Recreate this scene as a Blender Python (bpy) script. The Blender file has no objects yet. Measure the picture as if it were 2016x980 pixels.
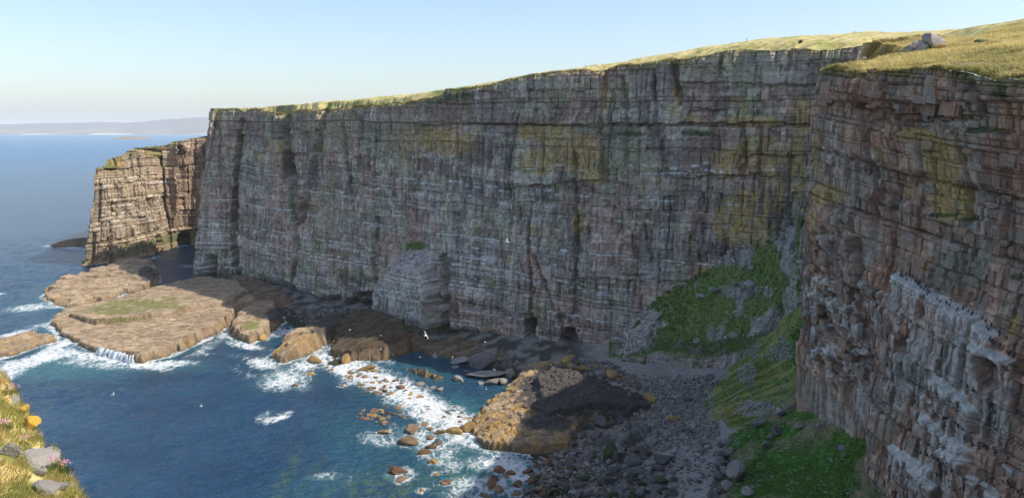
import bpy, math, random, time
import numpy as np
from mathutils import Vector, Matrix, Euler
T0 = time.time()
SC = bpy.context.scene
COL = SC.collection
# ------------------------------------------------------------------ camera
F, CX, CY, EYE, H = 1500.0, 1008.0, 490.0, 256.0, 85.0      # focal length and centre in pixels of the 2016 wide photograph
PITCH = math.atan((CY - EYE) / F)
cam = bpy.data.cameras.new('camera')
cam_o = bpy.data.objects.new('camera', cam); COL.objects.link(cam_o)
cam_o.location = (0, 0, H); cam_o.rotation_euler = (math.pi / 2 - PITCH, 0, 0)
cam.sensor_width = 36.0; cam.lens = 36.0 * F / 2016.0
cam.clip_start = 0.3; cam.clip_end = 90000
SC.camera = cam_o
# ------------------------------------------------------------------ light
SUN_EL = math.radians(46.0)
SUN_AZ = math.radians(-10.0)                                  # direction towards the sun, counted from +X towards +Y
sdir = Vector((math.cos(SUN_AZ) * math.cos(SUN_EL), math.sin(SUN_AZ) * math.cos(SUN_EL), math.sin(SUN_EL)))
W = bpy.data.worlds.new('World'); SC.world = W; W.use_nodes = True
wn = W.node_tree.nodes; wl = W.node_tree.links
bg = wn['Background']
sky = wn.new('ShaderNodeTexSky'); sky.sky_type = 'NISHITA'; sky.sun_disc = False
sky.sun_elevation = SUN_EL; sky.sun_rotation = math.pi / 2 - SUN_AZ
sky.altitude = 0; sky.air_density = 1.0; sky.dust_density = 1.4; sky.ozone_density = 1.7
bg.inputs['Strength'].default_value = 0.15
wl.new(sky.outputs['Color'], bg.inputs['Color'])
sun = bpy.data.lights.new('sun', 'SUN'); sun.energy = 3.9; sun.angle = math.radians(0.5); sun.color = (1.0, 0.93, 0.83)
sun_o = bpy.data.objects.new('sun', sun); COL.objects.link(sun_o)
sun_o.rotation_euler = sdir.to_track_quat('Z', 'Y').to_euler()
SC.view_settings.view_transform = 'Standard'; SC.view_settings.look = 'None'
SC.view_settings.gamma = 1.0; SC.view_settings.use_curve_mapping = False
SC.view_settings.exposure = 0.45
SC.render.engine = 'CYCLES'
SC.cycles.use_denoising = True
SC.render.filter_size = 1.1
SC.cycles.max_bounces = 6; SC.cycles.diffuse_bounces = 4; SC.cycles.glossy_bounces = 2; SC.cycles.volume_bounces = 3
SC.cycles.sample_clamp_indirect = 3.0; SC.cycles.sample_clamp_direct = 4.0

# ------------------------------------------------------------------ camera arithmetic
cp, sp = math.cos(PITCH), math.sin(PITCH)
def ray(px, py):
    dx, dy = (px - CX) / F, (CY - py) / F
    return np.array([dx, cp + dy * sp, -sp + dy * cp])
def P(px, py, z=0.0):
    """the point of the level plane at height z seen at this pixel"""
    d = ray(px, py); t = (z - H) / d[2]
    return np.array([d[0] * t, d[1] * t, z])
def PY(px, py, Y):
    """the point at distance Y seen at this pixel"""
    d = ray(px, py); t = Y / d[1]
    return np.array([d[0] * t, Y, H + d[2] * t])
def proj(x, y, z):
    zz = z - H
    dep = np.maximum(y * cp - zz * sp, 0.5)
    return CX + F * x / dep, CY - F * (y * sp + zz * cp) / dep
def zat(py, Y):
    d = ray(CX, py); return H + d[2] / d[1] * Y

# ------------------------------------------------------------------ numpy noise
def h01(*k):
    h = np.uint32(2166136261)
    with np.errstate(over='ignore'):
        acc = None
        for a in k:
            a = np.asarray(a)
            a = a.astype(np.int64).astype(np.uint32)
            acc = (a * np.uint32(374761393)) if acc is None else ((acc ^ (acc >> np.uint32(15))) * np.uint32(2246822519) + a * np.uint32(3266489917))
        acc = acc ^ (acc >> np.uint32(15)); acc = acc * np.uint32(2246822519)
        acc = acc ^ (acc >> np.uint32(13)); acc = acc * np.uint32(3266489917)
        acc = acc ^ (acc >> np.uint32(16))
    return acc.astype(np.float64) / 4294967296.0
def vn(x, y, seed=0):
    x, y = np.broadcast_arrays(np.asarray(x, float), np.asarray(y, float))
    xi, yi = np.floor(x), np.floor(y)
    fx, fy = x - xi, y - yi
    fx = fx * fx * fx * (fx * (fx * 6 - 15) + 10); fy = fy * fy * fy * (fy * (fy * 6 - 15) + 10)
    a = h01(xi, yi, seed); b = h01(xi + 1, yi, seed); c = h01(xi, yi + 1, seed); d = h01(xi + 1, yi + 1, seed)
    return (a + (b - a) * fx) * (1 - fy) + (c + (d - c) * fx) * fy
def fbm(x, y, seed=0, o=4, g=0.5):
    t = 0.0; a = 1.0; n = 0.0; x = np.asarray(x, float); y = np.asarray(y, float)
    for i in range(o):
        t = t + a * vn(x, y, seed + 17 * i); n += a; a *= g; x = x * 2.03 + 11.3; y = y * 2.03 + 5.7
    return t / n
def sst(a, b, x):
    t = np.clip((x - a) / (b - a), 0, 1); return t * t * (3 - 2 * t)
def mix(a, b, t):
    return a + (b - a) * t
def mixc(c, col, t):
    t = np.asarray(t)[..., None]; return c * (1 - t) + np.asarray(col, float) * t
def jit(u, sd, j=0.7):
    """irregular cells along a line: index, distance to the nearest joint, position of it"""
    i = np.floor(u + 0.5); b = i + j * (h01(i, sd) - 0.5)
    up = u >= b
    return np.where(up, i, i - 1), np.abs(u - b), u - b
def rbf(pts):
    pts = np.asarray(pts, float); xy = pts[:, :2]; n = len(pts)
    def K(a, b):
        r2 = ((a[:, None, :] - b[None, :, :]) ** 2).sum(-1) + 1e-6; return 0.5 * r2 * np.log(r2)
    A = np.zeros((n + 3, n + 3)); A[:n, :n] = K(xy, xy) + np.eye(n) * 1e-3
    A[:n, n] = 1; A[:n, n + 1:] = xy; A[n, :n] = 1; A[n + 1:, :n] = xy.T
    w = np.linalg.solve(A, np.concatenate([pts[:, 2], np.zeros(3)]))
    def f(x, y):
        x, y = np.broadcast_arrays(np.asarray(x, float), np.asarray(y, float)); q = np.stack([x.ravel(), y.ravel()], 1); out = np.empty(len(q))
        for k in range(0, len(q), 20000):
            out[k:k + 20000] = K(q[k:k + 20000], xy) @ w[:n] + w[n] + q[k:k + 20000] @ w[n + 1:]
        return out.reshape(x.shape)
    return f
def inpoly_sd(x, y, poly):
    """signed distance to a closed polygon, positive inside"""
    poly = np.asarray(poly, float)[:, :2]; d = np.full(x.shape, 1e9); ins = np.zeros(x.shape, bool)
    n = len(poly)
    for i in range(n):
        a, b = poly[i], poly[(i + 1) % n]; e = b - a
        t = np.clip(((x - a[0]) * e[0] + (y - a[1]) * e[1]) / (e @ e + 1e-9), 0, 1)
        d = np.minimum(d, np.hypot(x - a[0] - t * e[0], y - a[1] - t * e[1]))
        c = ((a[1] > y) != (b[1] > y)); xx = e[0] * (y - a[1]) / (e[1] if abs(e[1]) > 1e-9 else 1e-9) + a[0]
        ins ^= c & (x < xx)
    return np.where(ins, d, -d)

# ------------------------------------------------------------------ scene helpers
def tag(o, label=None, cat=None, group=None, kind=None):
    if label: o['label'] = label
    if cat: o['category'] = cat
    if group: o['group'] = group
    if kind: o['kind'] = kind
    return o
def link(name, me, parent=None):
    o = bpy.data.objects.new(name, me); COL.objects.link(o)
    if parent is not None: o.parent = parent
    return o
def raw_mesh(name, V, Fc, mats, col=None, smooth=False, attrs=None, midx=None):
    """V (n,3), Fc (m,k) with k 3 or 4"""
    V = np.ascontiguousarray(V, np.float32); Fc = np.ascontiguousarray(Fc, np.int32)
    me = bpy.data.meshes.new(name); m, k = Fc.shape
    me.vertices.add(len(V)); me.vertices.foreach_set('co', V.ravel())
    me.loops.add(m * k); me.loops.foreach_set('vertex_index', Fc.ravel())
    me.polygons.add(m); me.polygons.foreach_set('loop_start', np.arange(0, m * k, k, dtype=np.int32))
    me.polygons.foreach_set('use_smooth', np.full(m, bool(smooth)))
    for mt in (mats if isinstance(mats, (list, tuple)) else [mats]): me.materials.append(mt)
    if midx is not None: me.polygons.foreach_set('material_index', np.asarray(midx, np.int32))
    if col is not None:
        a = me.color_attributes.new('Col', 'FLOAT_COLOR', 'POINT')
        c = np.ones((len(V), 4), np.float32); c[:, :3] = np.clip(np.asarray(col).reshape(-1, 3), 0.002, 0.95); a.data.foreach_set('color', c.ravel())
    for nm, val in (attrs or {}).items():
        a = me.attributes.new(nm, 'FLOAT', 'POINT'); a.data.foreach_set('value', np.ascontiguousarray(val, np.float32).ravel())
    me.update(calc_edges=True); me.validate()
    return me
def grid_faces(n, m, keep=None, flip=False):
    i = np.arange(n * m).reshape(n, m)
    q = np.stack([i[:-1, :-1], i[1:, :-1], i[1:, 1:], i[:-1, 1:]], -1)
    if flip: q = q[..., ::-1]
    q = q.reshape(-1, 4)
    if keep is not None: q = q[keep.reshape(-1)]
    return q
def grid_mesh(name, V, mats, col=None, smooth=False, attrs=None, keep=None, flip=False):
    n, m = V.shape[:2]; q = grid_faces(n, m, keep, flip); V = V.reshape(-1, 3)
    col = None if col is None else np.asarray(col).reshape(-1, 3)
    attrs = {k: np.asarray(v).ravel() for k, v in (attrs or {}).items()}
    if keep is not None:
        used = np.zeros(len(V), bool); used[q.ravel()] = True; rm = np.cumsum(used) - 1
        q = rm[q]; V = V[used]; col = None if col is None else col[used]; attrs = {k: v[used] for k, v in attrs.items()}
    return raw_mesh(name, V, q, mats, col, smooth, attrs)

# ------------------------------------------------------------------ materials
def nt(name):
    m = bpy.data.materials.new(name); m.use_nodes = True; t = m.node_tree
    return m, t, t.nodes, t.links, t.nodes['Principled BSDF']
def noise(t, scale, detail=4, rough=0.55, vec=None, dist=0.0):
    n = t.nodes.new('ShaderNodeTexNoise'); n.inputs['Scale'].default_value = scale; n.inputs['Detail'].default_value = detail
    n.inputs['Roughness'].default_value = rough; n.inputs['Distortion'].default_value = dist
    if vec is not None: t.links.new(vec, n.inputs['Vector'])
    return n.outputs['Fac']
def mapping(t, scale, rot=(0, 0, 0), src='Object'):
    c = t.nodes.new('ShaderNodeTexCoord'); m = t.nodes.new('ShaderNodeMapping'); m.inputs['Scale'].default_value = scale; m.inputs['Rotation'].default_value = rot
    t.links.new(c.outputs[src], m.inputs['Vector']); return m.outputs['Vector']
def ramp(t, fac, stops):
    r = t.nodes.new('ShaderNodeValToRGB'); e = r.color_ramp.elements
    while len(e) < len(stops): e.new(0.5)
    for k, (p, c) in enumerate(stops):
        e[k].position = p; e[k].color = (c, c, c, 1) if not isinstance(c, tuple) else (*c, 1)
    t.links.new(fac, r.inputs['Fac']); return r.outputs['Color']
def mul(t, a, b):
    m = t.nodes.new('ShaderNodeMix'); m.data_type = 'RGBA'; m.blend_type = 'MULTIPLY'; m.inputs[0].default_value = 1.0
    t.links.new(a, m.inputs[6]); t.links.new(b, m.inputs[7]); return m.outputs[2]
def mixn(t, f, a, b):
    m = t.nodes.new('ShaderNodeMix'); m.data_type = 'RGBA'
    if hasattr(f, 'links'): t.links.new(f, m.inputs[0])
    else: m.inputs[0].default_value = f
    for v, k in ((a, 6), (b, 7)):
        if isinstance(v, tuple): m.inputs[k].default_value = (*v, 1)
        else: t.links.new(v, m.inputs[k])
    return m.outputs[2]
def mathn(t, op, a, b=None, clamp=False):
    m = t.nodes.new('ShaderNodeMath'); m.operation = op; m.use_clamp = clamp
    for v, k in ((a, 0), (b, 1)):
        if v is None: continue
        if isinstance(v, (int, float)): m.inputs[k].default_value = v
        else: t.links.new(v, m.inputs[k])
    return m.outputs[0]
def bump(t, hgt, dist, strength=1.0, nrm=None):
    b = t.nodes.new('ShaderNodeBump'); b.inputs['Strength'].default_value = strength; b.inputs['Distance'].default_value = dist
    t.links.new(hgt, b.inputs['Height'])
    if nrm is not None: t.links.new(nrm, b.inputs['Normal'])
    return b.outputs['Normal']
def attr(t, name, out='Color'):
    a = t.nodes.new('ShaderNodeAttribute'); a.attribute_name = name; return a.outputs[out]

def rock_material(name, vs=(1, 1, 1), sc=1.0, bd=0.25, lo=0.62, hi=1.3):
    """vertex colour times mineral grain, with fine relief"""
    m, t, N, L, b = nt(name)
    v = mapping(t, vs)
    n1 = noise(t, 0.9 * sc, 6, 0.65, v); n2 = noise(t, 3.7 * sc, 5, 0.6, v)
    c = mul(t, attr(t, 'Col'), ramp(t, n1, [(0.28, lo), (0.72, hi)]))
    c = mul(t, c, ramp(t, n2, [(0.3, 0.82), (0.7, 1.16)]))
    L.new(c, b.inputs['Base Color']); b.inputs['Roughness'].default_value = 0.92; b.inputs['Specular IOR Level'].default_value = 0.25
    hh = mathn(t, 'ADD', mathn(t, 'MULTIPLY', n1, 1.0), mathn(t, 'MULTIPLY', n2, 0.45))
    L.new(bump(t, hh, bd, 1.0), b.inputs['Normal'])
    return m
def stone_material(name, base, dark, spots=None, sc=1.0, var=0.5, rough=0.9):
    """single stones: colour varied per stone and by weathering"""
    m, t, N, L, b = nt(name)
    oi = N.new('ShaderNodeObjectInfo'); v = mapping(t, (1, 1, 1))
    n1 = noise(t, 1.3 * sc, 6, 0.65, v); n2 = noise(t, 5.0 * sc, 4, 0.6, v)
    c = mixn(t, ramp(t, n1, [(0.35, 0.0), (0.65, 1.0)]), dark, base)
    if spots: c = mixn(t, ramp(t, n2, [(0.56, 0.0), (0.66, 1.0)]), c, spots)
    c = mul(t, c, ramp(t, oi.outputs['Random'], [(0.0, 1 - var * 0.6), (1.0, 1 + var * 0.5)]))
    L.new(c, b.inputs['Base Color']); b.inputs['Roughness'].default_value = rough; b.inputs['Specular IOR Level'].default_value = 0.3
    L.new(bump(t, mathn(t, 'ADD', n1, mathn(t, 'MULTIPLY', n2, 0.4)), 0.16 / sc, 1.0), b.inputs['Normal'])
    return m
def vcol_material(name, rough=0.8, trans=False, sc=2.0, lo=0.75, hi=1.25):
    m, t, N, L, b = nt(name)
    n1 = noise(t, sc, 4, 0.6, mapping(t, (1, 1, 1)))
    c = mul(t, attr(t, 'Col'), ramp(t, n1, [(0.3, lo), (0.7, hi)]))
    L.new(c, b.inputs['Base Color']); b.inputs['Roughness'].default_value = rough; b.inputs['Specular IOR Level'].default_value = 0.2
    return m
M = {}
M['cliff'] = rock_material('cliff_rock', (1, 1, 1.25), 0.8, 0.25, 0.5, 1.4)
M['near_cliff'] = rock_material('near_cliff_rock', (1, 1, 1.1), 1.6, 0.09)
M['shelf'] = rock_material('shelf_rock', (1, 1, 2.0), 0.8, 0.2, 0.7, 1.22)
M['bank'] = rock_material('bank_rock', (1, 1, 1), 6.0, 0.05)
M['turf'] = vcol_material('turf', 0.9, sc=0.8)
M['blades'] = vcol_material('grass_blades', 0.75, sc=0.4, lo=0.85, hi=1.15)
_t = M['blades'].node_tree; _tr = _t.nodes.new('ShaderNodeBsdfTranslucent'); _mx = _t.nodes.new('ShaderNodeMixShader'); _mx.inputs[0].default_value = 0.5
_t.links.new(_t.nodes['Principled BSDF'].inputs['Base Color'].links[0].from_socket, _tr.inputs['Color'])
_t.links.new(_t.nodes['Principled BSDF'].outputs[0], _mx.inputs[1]); _t.links.new(_tr.outputs[0], _mx.inputs[2]); _t.links.new(_mx.outputs[0], _t.nodes['Material Output'].inputs['Surface'])
M['tan'] = stone_material('tan_stone', (0.29, 0.205, 0.125), (0.13, 0.09, 0.055), None, 0.6)
M['ochre'] = stone_material('ochre_stone', (0.46, 0.29, 0.09), (0.22, 0.15, 0.08), None, 0.8)
M['grey'] = stone_material('grey_stone', (0.34, 0.305, 0.27), (0.19, 0.172, 0.155), None, 0.8)
M['pale'] = stone_material('pale_stone', (0.46, 0.44, 0.41), (0.28, 0.26, 0.24), None, 0.8)
M['dark'] = stone_material('dark_stone', (0.19, 0.17, 0.155), (0.09, 0.083, 0.08), None, 0.8)
M['red'] = stone_material('red_weed_stone', (0.25, 0.13, 0.07), (0.12, 0.075, 0.045), None, 0.8)
M['greenweed'] = stone_material('green_weed_stone', (0.06, 0.10, 0.03), (0.05, 0.05, 0.03), None, 0.8)
M['lichen'] = stone_material('lichen_stone', (0.72, 0.42, 0.04), (0.62, 0.36, 0.05), (0.5, 0.45, 0.35), 6.0)
M['bankrock'] = stone_material('speckled_grey_stone', (0.40, 0.36, 0.31), (0.27, 0.245, 0.21), (0.55, 0.53, 0.47), 5.0, 0.2)
def plain(name, c, rough=0.7, c2=None, sc=8.0):
    m, t, N, L, b = nt(name)
    n1 = noise(t, sc, 3, 0.5, mapping(t, (1, 1, 1)))
    L.new(mixn(t, n1, c2 or tuple(x * 0.75 for x in c), c), b.inputs['Base Color']); b.inputs['Roughness'].default_value = rough
    return m
M['white'] = plain('white_feather', (0.8, 0.79, 0.76)); M['black'] = plain('dark_feather', (0.03, 0.028, 0.027))
M['greywing'] = plain('grey_feather', (0.42, 0.44, 0.47)); M['bill'] = plain('yellow_bill', (0.6, 0.4, 0.08))
M['wood'] = plain('weathered_wood', (0.14, 0.12, 0.1)); M['pink'] = plain('pink_petal', (0.75, 0.36, 0.48), 0.7, (0.6, 0.28, 0.4)); M['stalk'] = plain('green_stalk', (0.12, 0.17, 0.05))
# ================================================================== cliffs
class Path:
    def __init__(s, pts, ds, smooth=2.0):
        pts = np.asarray([p[:2] for p in pts], float)
        seg = np.hypot(*np.diff(pts, axis=0).T); cum = np.concatenate([[0], np.cumsum(seg)])
        n = int(cum[-1] / ds) + 1; u = np.linspace(0, cum[-1], n)
        xy = np.stack([np.interp(u, cum, pts[:, 0]), np.interp(u, cum, pts[:, 1])], 1)
        k = max(1, int(smooth / ds)); ker = np.hanning(2 * k + 3)[1:-1]; ker /= ker.sum()
        pad = np.concatenate([2 * xy[0] - xy[k:0:-1], xy, 2 * xy[-1] - xy[-2:-k - 2:-1]])
        xy = np.stack([np.convolve(pad[:, i], ker, 'valid') for i in (0, 1)], 1)
        d = np.gradient(xy, axis=0); d /= np.hypot(d[:, 0], d[:, 1])[:, None] + 1e-9
        k2 = max(1, int(3.0 / ds)); ker = np.hanning(2 * k2 + 3)[1:-1]; ker /= ker.sum()
        d = np.stack([np.convolve(np.pad(d[:, i], k2, 'edge'), ker, 'valid') for i in (0, 1)], 1); d /= np.hypot(d[:, 0], d[:, 1])[:, None]
        s.u, s.xy, s.n = u, xy, np.stack([d[:, 1], -d[:, 0]], 1)
def rim_from_pixels(path, tab, lean, zg=100.0):
    lean = np.asarray(lean) + 0 * path.u
    tab = np.asarray(tab, float); z = np.full(len(path.u), zg)
    for _ in range(4):
        x = path.xy[:, 0] - path.n[:, 0] * lean * z; y = path.xy[:, 1] - path.n[:, 1] * lean * z
        px, _py = proj(x, y, z); py = np.interp(px, tab[:, 0], tab[:, 1])
        dy = (CY - py) / F; z = H + y * (-sp + dy * cp) / (cp + dy * sp)
    return z
def strata(S, Z, layers, dip, seed):
    """blocky bedding: outward offset, cell ids, distance above the bed joint in metres"""
    D = np.zeros(S.shape); info = []
    warp = (fbm(S / 37.0, Z / 60.0, seed + 5, 3) - 0.5) * 3.0
    for q, (th, w, amp, cd, cw) in enumerate(layers):
        zz = (Z + dip * S + warp) / th
        lay, dl, sg = jit(zz, seed + 31 * q, 0.75)
        ss = S / w * (0.6 + 0.9 * h01(lay, seed + 3 + q)) + h01(lay, seed + 7 + q) * 40 + (fbm(S / (w * 2), Z / (th * 0.7), seed + 9 + q, 2) - 0.5) * 0.12
        cell, dc, _s = jit(ss, (lay * 131 + seed + q).astype(np.int64), 0.85)
        v = h01(cell, lay, seed + 50 + q); vl = h01(lay, seed + 77 + q)
        D += amp * ((v - 0.5) + 0.4 * (vl - 0.5))
        cs = sst(0.35, 0.7, h01(lay, seed + 91 + q) + 0.2 * (fbm(S / (w * 3), Z / th, seed + 12 + q, 2) - 0.5))
        D -= 0.85 * cd * cs * (1 - sst(0, cw, dl * th)) + cd * 1.15 * sst(0.3, 0.7, h01(cell, lay, seed + 19 + q)) * (1 - sst(0, cw, dc * w))
        info.append((lay, cell, sg * th, v, vl))
    return D, info
def line_off(px, py, pts):
    pts = np.asarray(pts, float); pts = pts[np.argsort(pts[:, 1])]
    inside = sst(pts[0, 1] - 6, pts[0, 1] + 6, py) * (1 - sst(pts[-1, 1] - 4, pts[-1, 1] + 8, py))
    return px - np.interp(py, pts[:, 1], pts[:, 0]), inside
def blob_mask(px, py, blobs, nz):
    m = np.zeros(px.shape)
    for (x, y, rx, ry, a) in blobs:
        d = np.hypot((px - x) / rx, (py - y) / ry)
        m = np.maximum(m, a * (1 - sst(0.4, 1.5, d)))
    return np.clip(m * 1.6, 0, 1) * sst(0.28, 0.62, m * 0.7 + nz * 0.9 - 0.3)

PURPLE, GREYR, GREENR, OCHRE = (0.40, 0.29, 0.235), (0.38, 0.33, 0.28), (0.355, 0.34, 0.225), (0.55, 0.375, 0.10)
WHITE, ALGAE, WET, MOSS = (0.78, 0.78, 0.75), (0.10, 0.14, 0.05), (0.08, 0.078, 0.08), (0.12, 0.18, 0.045)
def wall(name, path, z0, ztop, dz, seed, layers, lean, dip=0.0, cracks=(), extra=None, colour=None, mat='cliff', tall=None, big=2.2, fine=0.3, flip=False, skew=None):
    n = len(path.u); hmax = float(np.max(ztop) - z0); m = int(hmax / dz) + 1
    t = np.linspace(0, 1, m)[None, :]; S = np.repeat(path.u[:, None], m, 1)
    Z = z0 + t * (ztop[:, None] - z0)
    lz = (np.asarray(lean) + 0 * path.u)[:, None] * (Z - z0)
    X0 = path.xy[:, :1] - path.n[:, :1] * lz; Y0 = path.xy[:, 1:] - path.n[:, 1:] * lz
    if skew is not None: X0 = X0 + skew[:, None] * (Z - z0)
    px, py = proj(X0, Y0, Z); scale = np.maximum(Y0, 5) / F             # metres per pixel
    D, info = strata(S, Z, layers, dip, seed)
    # joint-controlled ribs and chimneys that run down the face
    Sw = S + (fbm(S / 30, Z / 25, seed + 2, 3) - 0.5) * 4
    rib = fbm(Sw / 14.0, Z / 60.0, seed + 3, 3); D += big * (rib - 0.5) * 0.9
    ch = np.abs(fbm(Sw / 11.0, Z / 90.0, seed + 4, 2) - 0.5); D -= 1.3 * big / 2.2 * (1 - sst(0.0, 0.03, ch)) * sst(0.45, 0.6, fbm(S / 20, Z / 18, seed + 14, 3))
    D += fine * (fbm(S / 3.0, Z / 2.0, seed + 6, 4) - 0.5)
    for pts, w, dep in cracks:
        d, ins = line_off(px, py, pts)
        d = d + (fbm(S / 2.0, Z / 3.0, seed + 8, 3) - 0.5) * 1.6 * w / scale
        D -= dep * ins * (1 - sst(0.55 * w, 1.1 * w, np.abs(d) * scale))
    ctx = dict(S=S, Z=Z, px=px, py=py, info=info, scale=scale, seed=seed, rib=rib, ch=ch, ztop=ztop[:, None] + 0 * Z, t=t + 0 * Z)
    if extra: D = extra(D, ctx)
    # rounded broken rim
    D -= 0.8 * sst(1.5, 0.0, ztop[:, None] - Z) * fbm(S / 1.5, Z * 0, seed + 21, 3)
    ctx['D'] = D
    c = colour(ctx)
    X = X0 + path.n[:, :1] * D; Y = Y0 + path.n[:, 1:] * D
    V = np.stack([X, Y, Z], -1)
    me = grid_mesh(name, V, M[mat], c, False, flip=flip)
    o = link(name, me); tag(o, kind='structure')
    return o, V, ctx
def base_rock(c, seed, gw=0.5, pw=0.5):
    S, Z = c['S'], c['Z']
    a = sst(0.4, 0.6, fbm(S / 16, Z / 22, seed + 101, 4) + (pw - 0.5) * 0.5); g = sst(0.47, 0.64, fbm(S / 7, Z / 9, seed + 102, 5) + (gw - 0.5) * 0.5)
    col = mixc(mixc(np.broadcast_to(np.array(GREYR), S.shape + (3,)), PURPLE, a), GREENR, g * 0.75)
    b = 1.0
    for (lay, cell, sg, v, vl), k in zip(c['info'], (0.12, 0.25, 0.5, 0.45)):
        b = b * (1 + k * (v - 0.5) + k * 0.35 * (vl - 0.5))
    st = fbm(S / 1.1 + fbm(S / 5, Z / 9, seed + 7, 2) * 2, Z / 15, seed + 103, 4); b = b * mix(0.74, 1.12, sst(0.33, 0.6, st))   # rain streaks
    return col * b[..., None]
def guano(c, dens, seed, q=1, drip=1.2, amp=1.0):
    """white droppings on the ledges of bed set q, running a little down the face"""
    S, Z = c['S'], c['Z']; lay, cell, sg, v, vl = c['info'][q]
    # sg > 0 just above a joint, < 0 just below it: ledge top sits at the joint, drips run below
    nr = np.where(sg < 0, lay + 1, lay)
    on = h01(nr, seed + 5) * 0.5 + fbm(S / 4.0, nr * 3.1, seed + 6, 4) * 0.8 + fbm(S / 26.0, Z / 16.0, seed + 8, 3) * 0.7
    on = sst(1.28, 1.36, on + dens)
    dl = drip * (0.25 + 1.1 * fbm(S / 0.7, nr * 7.7, seed + 7, 2) ** 2)
    return amp * on * np.where(sg < 0, 1 - sst(dl * 0.4, dl, -sg), 1 - sst(0.05, 0.25, sg))

# ------------------------------------------------------------------ the long shaded main cliff
MAIN_RIM = [(0, 214), (415, 216), (470, 216), (485, 222), (500, 214), (540, 224), (556, 238), (570, 217), (620, 219), (700, 212), (800, 203), (850, 195), (880, 179), (935, 172), (1000, 157), (1050, 148),
            (1100, 142), (1170, 138), (1200, 136), (1215, 131), (1300, 123), (1350, 116), (1400, 104), (1440, 99), (1520, 98), (1600, 98), (1660, 95), (1710, 91), (1800, 88)]
mp = [(-120, 620), (-150, 560), (-176, 500), (-186, 466), P(384, 546, 0), P(425, 552, 0), P(468, 553, 0), P(540, 578, .3), P(600, 594, .8), P(660, 606, 1.5), P(740, 620, 2.4), P(800, 636, 3), P(880, 654, 3),
      (-9.4, 292.8), (8, 281.7), (20.5, 273.7), (33.5, 265.5), (60, 248.7), (86, 232), (104, 221), (116, 213)]
main_path = Path(mp, 0.42, 3.0)
_px0 = proj(main_path.xy[:, 0], main_path.xy[:, 1], 0 * main_path.u)[0]
MAIN_LEAN = 0.05 + 0.05 * sst(760, 600, _px0) + 0.05 * sst(470, 385, _px0)
main_top = rim_from_pixels(main_path, MAIN_RIM, MAIN_LEAN)
main_top += (fbm(main_path.u / 5, 0 * main_path.u, 77, 3) - 0.5) * 1.6
MAIN_CRACKS = [([(478, 236), (466, 330), (458, 450), (468, 548)], 1.5, 4.0), ([(556, 215), (560, 290), (570, 345)], 3.6, 4.5), ([(568, 340), (574, 420), (584, 490), (566, 575)], 1.2, 2.6),
    ([(637, 215), (618, 320), (596, 420), (590, 440)], 1.6, 2.8), ([(672, 240), (682, 330), (694, 400)], 0.8, 1.6), ([(745, 420), (735, 500), (742, 560)], 0.9, 1.5),
    ([(1040, 430), (1046, 560), (1049, 712)], 0.5, 1.5), ([(1047, 630), (1047, 712)], 1.8, 9.0), ([(1123, 648), (1121, 712)], 3.0, 14.0), ([(1100, 610), (1113, 690)], 0.6, 1.2),
    ([(1052, 500), (1075, 560), (1092, 612)], 0.5, 1.2), ([(1132, 300), (1136, 480), (1130, 620)], 0.7, 1.4), ([(1286, 150), (1296, 260), (1312, 350)], 0.8, 1.3), ([(1225, 150), (1235, 250), (1230, 330)], 0.8, 1.2),
    ([(1326, 125), (1334, 170), (1342, 205)], 0.8, 1.5), ([(1270, 440), (1282, 520)], 0.5, 0.9), ([(1460, 245), (1464, 350)], 0.9, 1.3), ([(412, 505), (412, 556)], 2.0, 7.0), ([(398, 320), (392, 430)], 0.8, 1.4),
    ([(660, 585), (664, 625)], 4.0, 6.0), ([(722, 578), (728, 632)], 4.5, 9.0), ([(690, 590), (694, 620)], 2.6, 6.0), ([(612, 585), (616, 606)], 2.0, 3.0), ([(876, 500), (878, 668)], 1.3, 3.0), ([(960, 250), (966, 330)], 0.7, 1.0),
    ([(905, 420), (900, 500)], 0.6, 1.0), ([(1190, 130), (1180, 250), (1190, 360)], 0.8, 1.2), ([(1500, 250), (1496, 340)], 0.6, 1.0), ([(1420, 110), (1416, 150)], 0.6, 1.0)]
MAIN_CRACKS = [(p_, w_ * 1.35 if w_ < 2.5 else w_, d_ * 1.7) for p_, w_, d_ in MAIN_CRACKS]
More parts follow.
